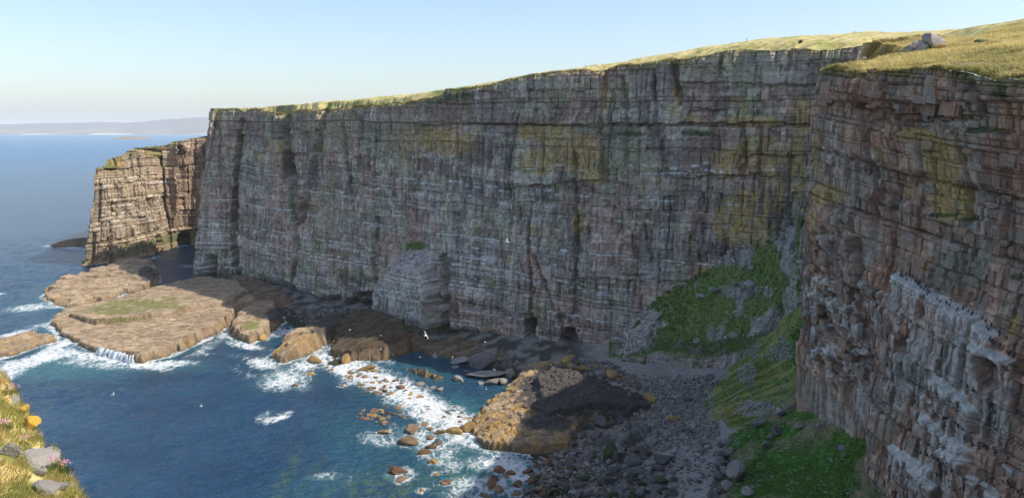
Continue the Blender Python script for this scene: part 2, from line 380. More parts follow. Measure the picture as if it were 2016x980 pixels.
def main_extra(D, c):
    px, py, Z, S = c['px'], c['py'], c['Z'], c['S']
    # rounded ribs of the western end stand forward
    D = D + 2.0 * (1 - sst(540, 640, px)) * np.sin((px - 470) / 18.0)
    # the buttress that leans on the wall, with a rubble top
    l, r = np.interp(py, [480, 560, 680], [780, 766, 752]), np.interp(py, [480, 560, 680], [852, 860, 868])
    jag = (fbm(S / 2.0, Z / 2.0, 5, 3) - 0.5) * 9 + (c['info'][2][3] - .5) * 8
    side = sst(-9, 10, px - l + jag) * sst(2, -3, px - r + jag * 0.6)
    top = np.interp(px, [750, 772, 795, 818, 838, 856, 880], [540, 512, 496, 486, 494, 516, 560]) + (fbm(S / 1.5, Z / 1.5, 8, 3) - 0.5) * 14
    out = np.clip((py - top) * c['scale'] * 1.1, 0, 9.0)
    c['stack'] = side; c['stack_top'] = (out > 0.3) & (out < 8.9) & (side > 0.3); c['stack_body'] = side * (out > 8.8)
    rubble = (out > 0.3) & (out < 8.9)
    D = D + side * (out + rubble * 1.2 * (fbm(S / 1.3, Z / 1.3, 15, 3) - .5))
    # undercut notch of the sea caves and wave cut foot
    foot = (1 - sst(2.0, 7.0, Z + 3 * (fbm(S / 6, 0 * S, 14, 3) - 0.5))) * 3.0
    D = D - foot * (1 - sst(1000, 1130, px)) * sst(470, 560, px) * (1 - side)
    # bedding overhangs with long shadow lines
    for (xa, ya, xb, yb, dep) in [(800, 243, 1200, 247, 1.6), (1180, 240, 1600, 244, 1.8), (1320, 348, 1500, 344, 1.2), (990, 370, 1190, 352, 1.2), (1440, 306, 1580, 304, 1.2), (1040, 388, 1120, 395, 0.8), (560, 262, 700, 262, 0.8),
                                  (1130, 545, 1340, 556, 1.0), (900, 590, 1045, 620, 0.8), (1340, 160, 1590, 165, 0.8), (1360, 215, 1430, 214, 1.8)]:
        ln = np.interp(px, [xa, xb], [ya, yb]) + (fbm(S / 4, 0 * S, 33 + int(ya), 3) - 0.5) * 10
        ins = sst(xa - 8, xa + 20, px) * (1 - sst(xb - 20, xb + 8, px)); d = (ln - py) * c['scale']
        D = D + dep * ins * np.where(d > 0, 1 - sst(0, 7, d), 0) * 0.7 - dep * ins * np.where(d <= 0, 1 - sst(0.0, 1.6, -d), 0) * 0.6
    return D
MAIN_OCHRE = [(880, 280, 55, 28, 1), (850, 265, 30, 20, .8), (1075, 262, 60, 22, .9), (1060, 320, 45, 30, .8), (1130, 300, 60, 40, .9), (1165, 345, 30, 20, .9), (1060, 455, 26, 14, .9), (1000, 508, 12, 8, .9), (1140, 440, 20, 35, .75),
    (1480, 400, 60, 28, 1), (1440, 440, 40, 45, 1.1), (1490, 450, 40, 40, 1.1), (1520, 380, 30, 50, .9), (1500, 300, 60, 40, .8), (1440, 320, 50, 40, .7), (1480, 240, 70, 15, .75), (1570, 330, 20, 90, .75), (1390, 530, 24, 18, .8),
    (1330, 200, 12, 30, .8), (1460, 205, 20, 20, .6), (1580, 230, 30, 40, .7), (540, 290, 20, 18, .6), (520, 310, 10, 14, .6), (625, 290, 14, 12, .6), (1190, 190, 8, 45, .8), (1365, 232, 40, 10, .7), (700, 330, 40, 60, .35), (800, 290, 40, 60, .45), (1300, 350, 60, 60, .4)]
MAIN_GREEN = [(440, 230, 40, 20, .7), (400, 370, 22, 60, .8), (650, 260, 60, 50, .7), (780, 260, 50, 60, .6), (1090, 180, 40, 30, .8), (1450, 140, 90, 35, .7), (1240, 300, 40, 60, .7), (1200, 330, 25, 60, .8), (1400, 330, 30, 60, .6), (1580, 380, 25, 110, .8), (640, 420, 40, 60, .55), (700, 500, 30, 70, .5), (1170, 250, 60, 20, .7)]
MAIN_DARK = [(880, 215, 60, 25, .8), (930, 300, 26, 30, .9), (1110, 310, 26, 18, .9), (1380, 300, 40, 40, 1), (1470, 290, 10, 40, .9), (1500, 330, 12, 60, .7), (1520, 420, 12, 60, .9), (1420, 490, 60, 16, .8), (1490, 490, 40, 16, .9), (1040, 250, 30, 22, .7), (1000, 240, 60, 20, .7), (980, 200, 40, 30, .5), (1350, 380, 20, 60, .6), (1540, 360, 10, 60, .9), (860, 330, 50, 14, .7)]
def main_colour(c):
    S, Z, px, py, sd = c['S'], c['Z'], c['px'], c['py'], c['seed']
    col = base_rock(c, sd, 0.42, 0.52)
    nz = fbm(S / 3.0, Z / 9.0, 201, 4); nz2 = fbm(S / 1.6, Z / 7.0, 202, 4)
    lay, cell, sg, v, vl = c['info'][2]
    nzb = nz * 0.3 + 0.15 * v + 0.55 * fbm(S / 1.1, Z / 2.2, 206, 4)
    col = mixc(col, np.array(GREENR) * 1.1, 0.55 * blob_mask(px, py, MAIN_GREEN, nz))
    col = mixc(col, np.array(PURPLE) * 0.62, 0.8 * blob_mask(px, py, MAIN_DARK, nz2))
    oc = blob_mask(px, py, MAIN_OCHRE, nzb) * (0.55 + 0.45 * nz2)
    col = mixc(col, OCHRE, 0.62 * oc * sst(.25, .6, fbm(S / 0.9, Z / 1.6, 208, 4)) + 0.18 * oc)
    # big dark weep stains under the overhangs of the ochre wall
    ws = sst(0.55, 0.66, fbm(S / 1.2, Z / 22, 203, 3)) * blob_mask(px, py, [(1450, 430, 120, 110, .8), (1000, 330, 200, 80, .5)], nz2)
    col = mixc(col, np.array(WET) * 1.2, 0.7 * ws)
    dens = np.interp(py, [230, 300, 360, 450, 540, 650, 720], [-.8, -.08, .12, .17, .15, .10, -.05])
    dens = dens + np.interp(px, [380, 470, 740, 900, 1200, 1420, 1500], [.06, .03, -.02, .03, .0, -.12, -.5])
    dens = dens - 0.25 * (1 - sst(470, 520, px)) * 0
    g = np.maximum(guano(c, dens, 300, 2, 1.1), 0.9 * guano(c, dens - 0.04, 320, 3, 0.6))
    wash = sst(0.5, 0.7, fbm(S / 0.9, Z / 12, 204, 3)) * sst(0.45, 0.62, fbm(S / 9, Z / 9, 205, 3)) * sst(320, 480, py) * (1 - sst(1420, 1500, px))
    col = mixc(col, WHITE, 0.30 * wash)
    col = mixc(col, WHITE, 0.9 * np.clip(g, 0, 1))
    stk = c['stack_body']
    col = mixc(col, np.array((0.40, 0.40, 0.35)), 0.3 * stk); col = mixc(col, WHITE, 0.5 * stk * sst(0.53, 0.62, nz2) * sst(6, 14, Z))
    col = mixc(col, (0.5, 0.47, 0.44), 0.9 * c['stack_top'] * sst(.35, .6, fbm(S / .9, Z / .9, 16, 2)))
    col = mixc(col, MOSS, blob_mask(px, py, [(820, 484, 22, 8, 1.1)], nz))
    alg = sst(14, 5, Z + 6 * nz2) * sst(735, 770, px) * (1 - sst(880, 900, px)); col = mixc(col, ALGAE, 0.85 * alg)
    col = mixc(col, np.array(WET) * 0.9, 0.8 * sst(9, 3, Z + 4 * nz) * (1 - 0.8 * alg))
    col = mixc(col, (0.17, 0.15, 0.10), 0.5 * sst(5, 2.5, Z) * (1 - sst(560, 640, px)))
    gl = blob_mask(px, py, [(1370, 262, 30, 6, 1.2), (1240, 263, 30, 5, .9), (905, 190, 36, 8, .9), (560, 300, 16, 60, .6), (1260, 540, 30, 4, .7), (580, 380, 16, 60, .5), (860, 200, 30, 8, .6)], nz)
    col = mixc(col, (0.05, 0.085, 0.025), 0.75 * gl)
    rimg = sst(2.2, 0.2, c['ztop'] - Z + 3 * (nz - 0.5)); col = mixc(col, (0.33, 0.28, 0.13), 0.8 * rimg)
    return col
main_o, main_V, main_c = wall('sea_cliff', main_path, -1.0, main_top, 0.42, 11, [(22.0, 12.0, 0.9, 0.7, 0.7), (7.0, 7.0, 0.6, 0.8, 0.6), (3.4, 5.2, 0.4, 0.6, 0.42), (1.5, 2.4, 0.22, 0.3, 0.36)], MAIN_LEAN, 0.012, MAIN_CRACKS, main_extra, main_colour)
main_o['label'] = 'long shaded sea cliff with ochre lichen and white droppings on its ledges'

# ------------------------------------------------------------------ sunlit headland beyond it
hp = [(-300, 640), (-292, 560), (-282, 500), P(167, 519, 1), P(200, 516, 1), P(250, 508, 1), P(300, 498, 1), P(342, 484, 1), (-247, 548), (-243, 562), (-228, 567), (-200, 556), (-176, 548), (-150, 552)]
head_path = Path(hp, 0.55, 1.5)
HEAD_RIM = [(0, 330), (170, 330), (196, 324), (210, 315), (265, 293), (330, 287), (350, 279), (380, 271), (412, 265), (500, 258)]
head_top = rim_from_pixels(head_path, HEAD_RIM, 0.05, 70) + (fbm(head_path.u / 4, 0 * head_path.u, 78, 3) - 0.5) * 2.0
def head_extra(D, c):
    px, py, Z, S = c['px'], c['py'], c['Z'], c['S']
    # arete on the left edge leans out over the sea
    D = D + np.interp(py, [320, 370, 450, 520], [-1, 0.5, 0.5, 1.0]) * sst(260, 190, px)
    D = D - 16 * sst(9, 6, np.hypot((px - 362) * 0.62, np.minimum(py - 475, 0) * 0.42)) * (py > 440)
    D = D - 2.5 * sst(300, 330, px) * (1 - sst(345, 365, px)) * sst(470, 380, py)
    return D
def head_colour(c):
    S, Z, px, py, sd = c['S'], c['Z'], c['px'], c['py'], c['seed']
    b = 1.0
    for (lay, cell, sg, v, vl), k in zip(c['info'], (0.2, 0.3, 0.25)): b = b * (1 + k * (v - 0.5) + k * (vl - 0.5))
    nz = fbm(S / 4, Z / 6, 211, 4); nz2 = fbm(S / 1.5, Z / 8, 212, 4)
    col = mixc(np.broadcast_to(np.array((0.34, 0.265, 0.18)), S.shape + (3,)), (0.31, 0.215, 0.15), 0.7 * sst(290, 350, px + 60 * (nz - 0.5)))
    col = col * (b * mix(0.75, 1.15, sst(0.35, 0.6, nz2)))[..., None]
    col = mixc(col, (0.34, 0.22, 0.06), 0.6 * blob_mask(px, py, [(220, 325, 22, 16, 1), (300, 300, 20, 10, .7)], nz))
    dens = np.interp(py, [320, 350, 480, 500], [-.4, .10, .12, -.5]) - 0.25 * sst(320, 370, px)
    col = mixc(col, (0.6, 0.57, 0.5), 0.85 * np.maximum(guano(c, dens, 400, 1, 1.6), guano(c, dens, 410, 2, 1.0)))
    col = mixc(col, (0.13, 0.15, 0.045), 0.7 * sst(14, 7, Z + 8 * (nz - 0.5)) * sst(220, 250, px)); col = mixc(col, (0.33, 0.25, 0.14), sst(6, 3.5, Z + 3 * (nz - 0.5)))
    return mixc(col, (0.24, 0.21, 0.09), 0.8 * sst(3, 0.3, c['ztop'] - Z + 3 * (nz - 0.5)))
head_o, head_V, head_c = wall('headland_cliff', head_path, -1.0, head_top, 0.5, 23, [(12.0, 8.0, 2.0, 1.0, 1.0), (5.0, 5.0, 1.4, 0.8, 0.6), (1.9, 3.0, 0.5, 0.3, 0.5)], 0.05, 0.0,
    [([(216, 470), (218, 520)], 1.5, 3.5), ([(186, 460), (184, 520)], 1.2, 2.5), ([(268, 480), (272, 515)], 1.2, 2.0), ([(258, 300), (262, 400)], 0.8, 1.2), ([(310, 450), (316, 505)], 2.0, 3.0), ([(385, 275), (378, 420)], 1.5, 2.0)], head_extra, head_colour, big=3.0, skew=0.17 * sst(255, 175, proj(head_path.xy[:, 0], head_path.xy[:, 1], 0 * head_path.u)[0]))
head_o['label'] = 'sunlit pale headland cliff with a dark sea cave at its inner end'

# ------------------------------------------------------------------ inner bay walls, mostly hidden behind the near cliff
inner_path = Path([(116, 213.5), (109, 208), (98, 199), (91, 171), (75, 143), (57, 125), (50, 119.5)], 1.0, 4.0)
def inner_top_fn(u): return np.interp(u, [0, 20, 60, 100, 125, 200], [108.9, 107.2, 103.0, 100.0, 97, 94.5])
inner_top = inner_top_fn(inner_path.u)
def plain_colour(c): return base_rock(c, c['seed'], 0.4, 0.6)
inner_o, inner_V, _c = wall('bay_head_cliff', inner_path, 0.0, inner_top, 1.0, 41, [(8.0, 12.0, 1.2, 0.6, 1.0), (3.0, 5.0, 0.8, 0.5, 0.8)], 0.03, 0.0, colour=plain_colour)
# pale buttress in front of the inner corner
butt_path = Path([(89, 229), (80.5, 224), (79.5, 219), (80.5, 212), (89, 206), (97, 205)], 0.4, 1.0)
butt_top = np.interp(butt_path.u, [0, 6, 12, 20, 40], [72, 63, 54.5, 60, 62]) + (fbm(butt_path.u / 2, 0 * butt_path.u, 5, 2) - .5) * 3
def butt_colour(c):
    S, Z = c['S'], c['Z']; nz = fbm(S / 3, Z / 5, 221, 4)
    col = mixc(base_rock(c, 3, 0.7, 0.3), (0.36, 0.36, 0.31), 0.6)
    return mixc(col, MOSS, sst(0.55, 0.65, nz + 0.25 * sst(10, 2, c['ztop'] - Z) - 0.05))
butt_o, butt_V, _c = wall('rock_buttress', butt_path, 15.0, butt_top, 0.4, 43, [(8.0, 6.0, 1.2, 0.5, 0.7), (2.6, 3.0, 0.7, 0.4, 0.5)], 0.07, 0.0, colour=butt_colour, big=1.2)
butt_o['label'] = 'pale grey buttress with green tufts at the head of the green slopes'

# ------------------------------------------------------------------ near cliff on the right
near_pts = [(53, 121.5), (48.5, 119.5), (45.0, 115.5), (45.6, 111), (47.0, 104), (48.6, 97), (50.2, 90), (52.0, 82), (53.5, 75), (55.0, 66), (55, 56)]
near_path = Path(near_pts, 0.115, 0.8)
NEAR_RIM = [(1500, 141), (1600, 140), (1620, 139), (1655, 142), (1690, 143), (1697, 150), (1706, 144), (1760, 138), (1800, 136), (1860, 134), (1900, 142), (1940, 150), (2016, 158), (2300, 160)]
near_top = rim_from_pixels(near_path, NEAR_RIM, 0.0, 92) + (fbm(near_path.u / 2, 0 * near_path.u, 79, 3) - 0.5) * 0.7
# ledges given as pixel lines: ([(px, py)...], how far they stand out, how high the riser below, white?)
NEAR_LEDGES = [([(1700, 207), (1760, 222), (1850, 236), (1930, 256), (2016, 272)], 0.9, 3, 0), ([(1720, 238), (1780, 250), (1860, 262), (1900, 262), (2016, 268)], 1.1, 4, 0.0), ([(1596, 370), (1640, 378), (1720, 392), (1800, 408), (1850, 432), (1960, 440)], 0.8, 4, 0.15),
    ([(1757, 541), (1800, 560), (1850, 586), (1900, 612), (1940, 634), (1980, 664)], 2.4, 7, 1.0), ([(1945, 672), (1975, 690), (2020, 712)], 1.6, 5, .9), ([(1868, 742), (1900, 760), (1930, 782), (1955, 812)], 1.8, 5, 1.0),
    ([(1845, 812), (1880, 836), (1910, 858), (1960, 884)], 1.5, 4, .95), ([(1790, 872), (1815, 892), (1860, 925), (1895, 960)], 1.6, 4, 1.0), ([(1900, 880), (1930, 890), (1965, 905)], 1.2, 3, .9), ([(1960, 930), (2020, 975)], 1.2, 4, .9), ([(1725, 955), (1760, 985)], 1.2, 4, 0.9), ([(1835, 905), (1880, 925)], 1.0, 3, 0.8),
    ([(1625, 462), (1680, 470)], 1.4, 5, 0.3), ([(1600, 575), (1660, 600), (1700, 590)], 1.6, 3, 0.55), ([(1610, 690), (1680, 680), (1712, 700)], 2.0, 6, 0.6), ([(1690, 555), (1755, 585)], 1.2, 3, 0.7), ([(1610, 405), (1660, 415)], 1.0, 3, 0.2), ([(1840, 770), (1868, 790)], 0.8, 3, 0.6),
    ([(1780, 690), (1860, 720)], 1.0, 5, 0.25), ([(1740, 640), (1850, 690), (1900, 720)], 0.8, 4, 0.15), ([(1590, 540), (1640, 560)], 0.8, 2, 0.7), ([(1595, 720), (1650, 742)], 1.0, 3, 0.4)]
NEAR_CRACKS = [([(1700, 140), (1697, 215)], 0.7, 2.2), ([(1690, 215), (1712, 300), (1722, 420), (1716, 470)], 0.5, 1.2), ([(1686, 470), (1690, 540), (1680, 600)], 0.55, 1.6), ([(1642, 380), (1642, 420)], 0.5, 1.2), ([(1662, 380), (1665, 440)], 0.3, 0.8), ([(1895, 370), (1897, 440)], 0.5, 1.0),
    ([(1931, 160), (1938, 225)], 0.5, 1.2), ([(1830, 530), (1838, 620)], 0.4, 0.6), ([(1700, 700), (1712, 760)], 0.9, 1.5), ([(1790, 640), (1800, 740)], 0.6, 1.2), ([(1965, 700), (1980, 760)], 0.8, 1.5), ([(1890, 245), (1905, 370)], 0.35, 0.6), ([(1812, 300), (1800, 380)], 0.4, 0.6)]
def near_extra(D, c):
    px, py, Z, S = c['px'], c['py'], c['Z'], c['S']
    D = D + np.interp(py, [130, 200, 330, 480, 640, 760, 1000], [0.8, 0.6, -0.5, -1.2, 0.2, 1.6, 3.5]) * sst(1690, 1760, px)
    # jumbled corner of broken columns
    j = blob_mask(px, py, [(1660, 610, 75, 70, 1.0), (1650, 710, 60, 50, 1.0), (1640, 470, 50, 60, .6)], 0.5 + 0 * px)
    lay, d1, sg = jit((Z + 0.3 * S) / 1.7, 901, 0.8); cell, d2, _s = jit(S / 1.5 + h01(lay, 9) * 7, (lay * 7).astype(np.int64), 0.8)
    D = D + j * (1.7 * (h01(cell, lay, 5) - 0.5)); c['jum'] = j
    # overhanging cap beds
    D = D + 0.9 * sst(205, 195, py) * sst(1600, 1640, px)
    D = D - 1.3 * blob_mask(px, py, [(1830, 232, 110, 8, 1.1), (1735, 222, 30, 10, 1)], 0.5 + 0 * px)
    wh = np.zeros(px.shape); wf = np.zeros(px.shape); nz = fbm(S / 0.8, 0 * S, 31, 3)
    for pts, dep, hgt, w in NEAR_LEDGES:
        pts = np.asarray(pts, float)
        ln = np.interp(px, pts[:, 0], pts[:, 1]) + (fbm(S / 1.3, 0 * S, int(pts[0, 1]), 3) - 0.5) * 9
        ins = sst(pts[0, 0] - 3, pts[0, 0] + 5, px) * (1 - sst(pts[-1, 0] - 6, pts[-1, 0] + 4, px)); d = (py - ln) * c['scale']; hgt = hgt * 1.7; dep = dep * .55
        D = D + dep * ins * np.where(d > 0, 1 - np.clip((d - .6) / hgt, 0, 1) ** .8, sst(-0.25, 0.0, d))
        dr = (0.1 + 3.2 * fbm(S / 0.35, 0 * S, 61 + int(pts[0, 0]), 3) ** 3) * min(hgt, 7) * 0.26
        wh = np.maximum(wh, w * ins * np.where(d > 0, 1 - sst(0.05, 0.3 + dr, d), sst(-0.7, -0.2, d)))
        wf = np.maximum(wf, w * ins * np.where(d > 0, 1 - sst(hgt * 0.5, hgt * 1.5, d), 0))
    D = D * (1 - .6 * sst(690, 760, py) * sst(1735, 1690, px))
    c['wh'] = wh; c['wf'] = wf
    return D
NEAR_OCHRE = [(1850, 320, 40, 60, .9), (1860, 400, 40, 40, .9), (1620, 385, 18, 22, 1.2), (1610, 440, 14, 30, .9), (1650, 385, 14, 18, .9), (1815, 265, 40, 16, .8), (1812, 500, 5, 40, .9), (1740, 300, 10, 20, .5), (1780, 370, 20, 20, .6), (1610, 300, 20, 60, .55), (1890, 425, 14, 10, .9), (2000, 640, 14, 30, .6), (1900, 300, 12, 40, .5)]
def near_colour(c):
    S, Z, px, py, sd = c['S'], c['Z'], c['px'], c['py'], c['seed']
    nz = fbm(S / 1.6, Z / 3.0, 231, 5); nz2 = fbm(S / 0.5, Z / 4.0, 232, 4)
    col = np.broadcast_to(np.array((0.39, 0.25, 0.175)), S.shape + (3,))
    col = mixc(col, (0.45, 0.265, 0.175), sst(0.45, 0.62, fbm(S / 4, Z / 6, 233, 4))); col = mixc(col, (0.36, 0.30, 0.235), 0.8 * sst(0.48, 0.62, fbm(S / 5, Z / 5, 234, 4)))
    b = 1.0
    for (lay, cell, sg, v, vl), k in zip(c['info'], (0.25, 0.4, 0.4)): b = b * (1 + k * (v - 0.5) + k * 0.25 * (vl - 0.5))
    col = col * (b * mix(0.72, 1.15, sst(0.35, 0.58, nz2)))[..., None]
    col = mixc(col, (0.24, 0.24, 0.175), 0.7 * blob_mask(px, py, [(1890, 520, 60, 50, .8), (1850, 560, 40, 30, .8), (1820, 720, 40, 40, .7), (1960, 470, 60, 20, .5)], nz))
    col = mixc(col, (0.55, 0.38, 0.11), 0.65 * blob_mask(px, py, NEAR_OCHRE, nz * 0.7 + nz2 * 0.3))
    col = mixc(col, (0.36, 0.34, 0.3), 0.5 * sst(0.58, 0.7, fbm(S / 0.4, Z / 0.4, 236, 3)) * sst(0.5, 0.6, nz))
    col = mixc(col, (0.66, 0.62, 0.56), 0.6 * c['wf'] * sst(0.42, 0.6, nz2 * 0.85 + nz * 0.2))
    # white wash on the broken corner and streaks
    j = np.clip(c['jum'], 0, 1) * sst(0.55, 0.63, fbm(S / 0.7, Z / 0.6, 237, 4)) * sst(500, 570, py)
    col = mixc(col, (0.66, 0.63, 0.57), 0.75 * j)
    col = mixc(col, (0.5, 0.5, 0.5), 0.7 * sst(0.5, 0.62, nz2) * blob_mask(px, py, [(1815, 325, 9, 50, .9), (1785, 500, 6, 40, .8), (1720, 660, 14, 30, .7), (1760, 700, 30, 20, .5), (1905, 690, 60, 60, .5), (1560, 700, 10, 60, .4)], nz))
    col = mixc(col, (0.8, 0.76, 0.66), 0.85 * sst(0.3, 0.75, c['wh'] * .92 + 1.3 * (nz2 - 0.52)))
    col = mixc(col, (0.055, 0.085, 0.025), 0.8 * blob_mask(px, py, [(1930, 256, 40, 7, 1), (1620, 182, 22, 7, .8), (1690, 208, 14, 8, .7), (1830, 298, 20, 4, .8), (1900, 432, 30, 5, .7), (1840, 424, 40, 5, .8), (1750, 408, 8, 6, 1), (1990, 180, 22, 20, .8), (2010, 490, 20, 12, 1), (2000, 545, 20, 8, .8), (1590, 690, 14, 14, .5)], nz))
    rim = sst(1.2, 0.1, c['ztop'] - Z + 1.6 * (nz - 0.5)); return mixc(col, (0.2, 0.19, 0.075), 0.8 * rim)
near_o, near_V, near_c = wall('near_cliff', near_path, 26.0, near_top, 0.115, 57, [(7.5, 5.0, 0.8, 0.8, 0.3), (2.4, 2.6, 0.42, 0.5, 0.2), (0.9, 1.2, 0.22, 0.3, 0.14)], 0.0, 0.11, NEAR_CRACKS, near_extra, near_colour, 'near_cliff', big=0.3, fine=0.12)
near_o['label'] = 'close brown cliff face with whitewashed bird ledges under a grassy edge'
# the same cliff carries on out of view to the viewpoint
link_path = Path([(55, 56.5), (50, 38), (36, 20), (18, 8), (3, 1.5), (-3.5, 1.5), (-7.2, 7.6), (-10.2, 11.6), (-14.0, 16.0), (-24, 28), (-50, 38), (-120, 36)], 0.8, 1.0)
link_top = np.interp(link_path.u, [0, 30, 55, 75, 82, 90, 300], [88.4, 86.4, 83.6, 82.2, 79.6, 78.0, 78.0])
link_o, link_V, _c = wall('viewpoint_cliff', link_path, -1.0, link_top, 1.2, 67, [(6.0, 9.0, 0.6, 0.4, 0.9), (2.5, 4.0, 0.4, 0.3, 0.8)], 0.0, 0.0, colour=plain_colour, big=0.6)
# ================================================================== clifftop land
PL = [(44.6, 115, 94.0), (48.5, 97, 92.3), (52.4, 78, 90.2), (60, 58, 88.8), (60, 130, 98.0), (76, 142, 100), (91, 171, 103.3), (97, 199, 106.6), (86, 233, 110.0), (116, 213, 109.2), (32, 258, 105.6), (7.6, 272, 104), (-26, 305, 100), (-60, 338, 98), (-99, 366, 97), (-144, 408, 96), (-177, 430, 96),
      (101, 150, 106.2), (134, 200, 112.5), (107, 180, 108.2), (80, 110, 98.5), (80, 80, 96.5), (100, 100, 102), (122, 262, 117.0), (102, 262, 116.0), (82, 262, 114.3), (60, 275, 112.0), (32, 285, 108.0), (8, 295, 105.6), (-26, 325, 101.6), (-60, 358, 99.4), (-99, 385, 98.2), (-144, 425, 96.9), (-170, 445, 96.6),
      (200, 300, 121), (200, 150, 112), (100, 340, 118.5), (0, 380, 108), (-120, 480, 99), (-193, 500, 94), (-200, 560, 90), (70, 30, 90), (40, 0, 88), (0, -10, 83.9), (0, 0, 83.4), (-30, -20, 84), (-40, 20, 82), (20, 5, 84.6), (160, 60, 108), (100, -60, 92), (0, -80, 86), (-120, 20, 80), (250, 450, 121), (-100, 560, 102), (300, 100, 116)]
plateau_z = rbf(PL)
def top_row(V, step): return V[::step, -1]
tip_i = int(np.argmin(np.abs(main_path.xy[:, 1] - 464) + 1e3 * (main_path.xy[:, 0] > -160)))
rimrow = np.concatenate([main_V[tip_i::2, -1], top_row(inner_V, 1)[3:-2], top_row(near_V, 4)[2:-2], top_row(link_V, 1)[3:]])
cen = np.array([-60.0, 170.0])
ang = np.arctan2(rimrow[:, 1] - cen[1], rimrow[:, 0] - cen[0]); ang = np.where(ang > 2.6, ang, np.where(ang < -3.1, ang + 2 * math.pi, ang))
ordk = np.argsort(-ang, kind='stable')
# keep the natural order along the rim but never let the fan turn back
dv = rimrow[:, :2] - cen; r0 = np.hypot(dv[:, 0], dv[:, 1]); un = np.unwrap(np.arctan2(dv[:, 1], dv[:, 0]))
mono = np.minimum.accumulate(un); k = 9; mono = np.convolve(np.pad(mono, k, 'edge'), np.ones(2 * k + 1) / (2 * k + 1), 'valid')
dirs = np.stack([np.cos(mono), np.sin(mono)], 1)
offs = np.array([0, 0.25, 0.5, 0.8, 1.2, 1.7, 2.3, 3, 3.8, 4.6, 5.5, 6.5, 7.5, 8.6, 9.8, 11, 12.3, 13.6, 15, 16.5, 18, 20, 22, 24, 26.5, 29, 32, 35, 38, 42, 46, 50, 55, 60, 66, 73, 80, 90, 100, 115, 130, 150, 180, 220, 280])
PX = rimrow[:, :1] + dirs[:, :1] * offs; PYY = rimrow[:, 1:2] + dirs[:, 1:] * offs
gz = plateau_z(PX, PYY)
lump = (fbm(PX / 3.2, PYY / 3.2, 301, 3) - 0.5) * 0.9 + (fbm(PX / 11, PYY / 11, 302, 2) - 0.5) * 1.4 + (fbm(PX / 0.9, PYY / 0.9, 303, 2) - 0.5) * 0.35
dist = np.hypot(PX, PYY); lump *= sst(6, 30, dist)
bl = sst(0, 9, offs)[None, :]
PZ = rimrow[:, 2:3] * (1 - bl) + gz * bl + lump * sst(0.0, 1.5, offs)[None, :]
PZ[:, :1] = rimrow[:, 2:3] + 0.02
PZ = np.where(dist < 8, np.minimum(PZ, 83.4), PZ)
PZ = PZ - 5 * sst(-.5, -3, PX) * sst(-6, -3, PYY) * sst(60, 40, dist)
nz = fbm(PX / 5, PYY / 5, 304, 4); nz2 = fbm(PX / 1.2, PYY / 1.2, 305, 3); wind = fbm((PX - PYY * 0.3) / 5.0, PYY / 0.9, 306, 4)
tc = mixc(np.broadcast_to(np.array((0.52, 0.43, 0.18)), PX.shape + (3,)), (0.38, 0.35, 0.12), sst(0.42, 0.62, nz))
tc = mixc(tc, (0.6, 0.51, 0.27), 0.7 * sst(0.5, 0.66, wind)); tc = mixc(tc, (0.15, 0.13, 0.055), 0.6 * sst(0.58, 0.7, nz2))
tc = mixc(tc, (0.22, 0.155, 0.085), 0.8 * sst(0.56, 0.66, fbm(PX / 2.2, PYY / 2.2, 307, 3)) * sst(6, 0.5, offs)[None, :])
pxx, pyy = proj(PX, PYY, PZ)
tc = mixc(tc, (0.10, 0.135, 0.03), 0.75 * blob_mask(pxx, pyy, [(1960, 120, 90, 22, 1), (1900, 130, 40, 10, .8), (900, 178, 60, 10, .8), (700, 206, 80, 8, .5)], nz))
_k = (PX > np.interp(PYY, [440, 455, 490, 560, 620], [-400, -186, -174, -146, -112])) & (PYY < 640)
land_me = grid_mesh('clifftop_grassland', np.stack([PX, PYY, PZ], -1), M['turf'], tc, True, flip=True, keep=_k[:-1, :-1] & _k[1:, :-1] & _k[1:, 1:] & _k[:-1, 1:])
land = link('clifftop_grassland', land_me); tag(land, 'straw coloured turf rolling along the top of the cliffs', kind='structure')
# headland top
hr = head_V[::2, -1]; ho = np.array([0, 0.6, 1.5, 3, 6, 10, 16, 24, 34, 46]); hd = np.array([0.05, 1.0])
hx = hr[:, :1] + 0 * ho; hy = hr[:, 1:2] + 0 * ho
inn = np.array([-245.0, 640.0]); tt = (ho / 60)[None, :]
hx = hr[:, :1] * (1 - tt) + inn[0] * tt; hy = hr[:, 1:2] * (1 - tt) + inn[1] * tt
hz = hr[:, 2:3] + 0.3 * ho[None, :] ** 0.5 * 0 + (fbm(hx / 3, hy / 3, 311, 3) - 0.5) * 1.0 * sst(0, 2, ho)[None, :] - 0.10 * ho[None, :]
hc = mixc(np.broadcast_to(np.array((0.25, 0.21, 0.09)), hx.shape + (3,)), (0.15, 0.15, 0.05), sst(0.4, 0.6, fbm(hx / 3, hy / 3, 312, 3)))
ht = link('headland_turf', grid_mesh('headland_turf', np.stack([hx, hy, hz], -1), M['turf'], hc, True, flip=True)); tag(ht, kind='structure')

_lx, _ly = PX, PYY
def land_hit(px, py):
    """point of the clifftop land seen at a pixel (marching along the ray)"""
    d = ray(px, py); t = np.arange(40, 400, 0.25); q = d[None, :] * t[:, None]; z = H + q[:, 2]
    g = plateau_z(q[:, 0], q[:, 1]); k = np.argmax(z <= g)
    return np.array([q[k, 0], q[k, 1], g[k]])

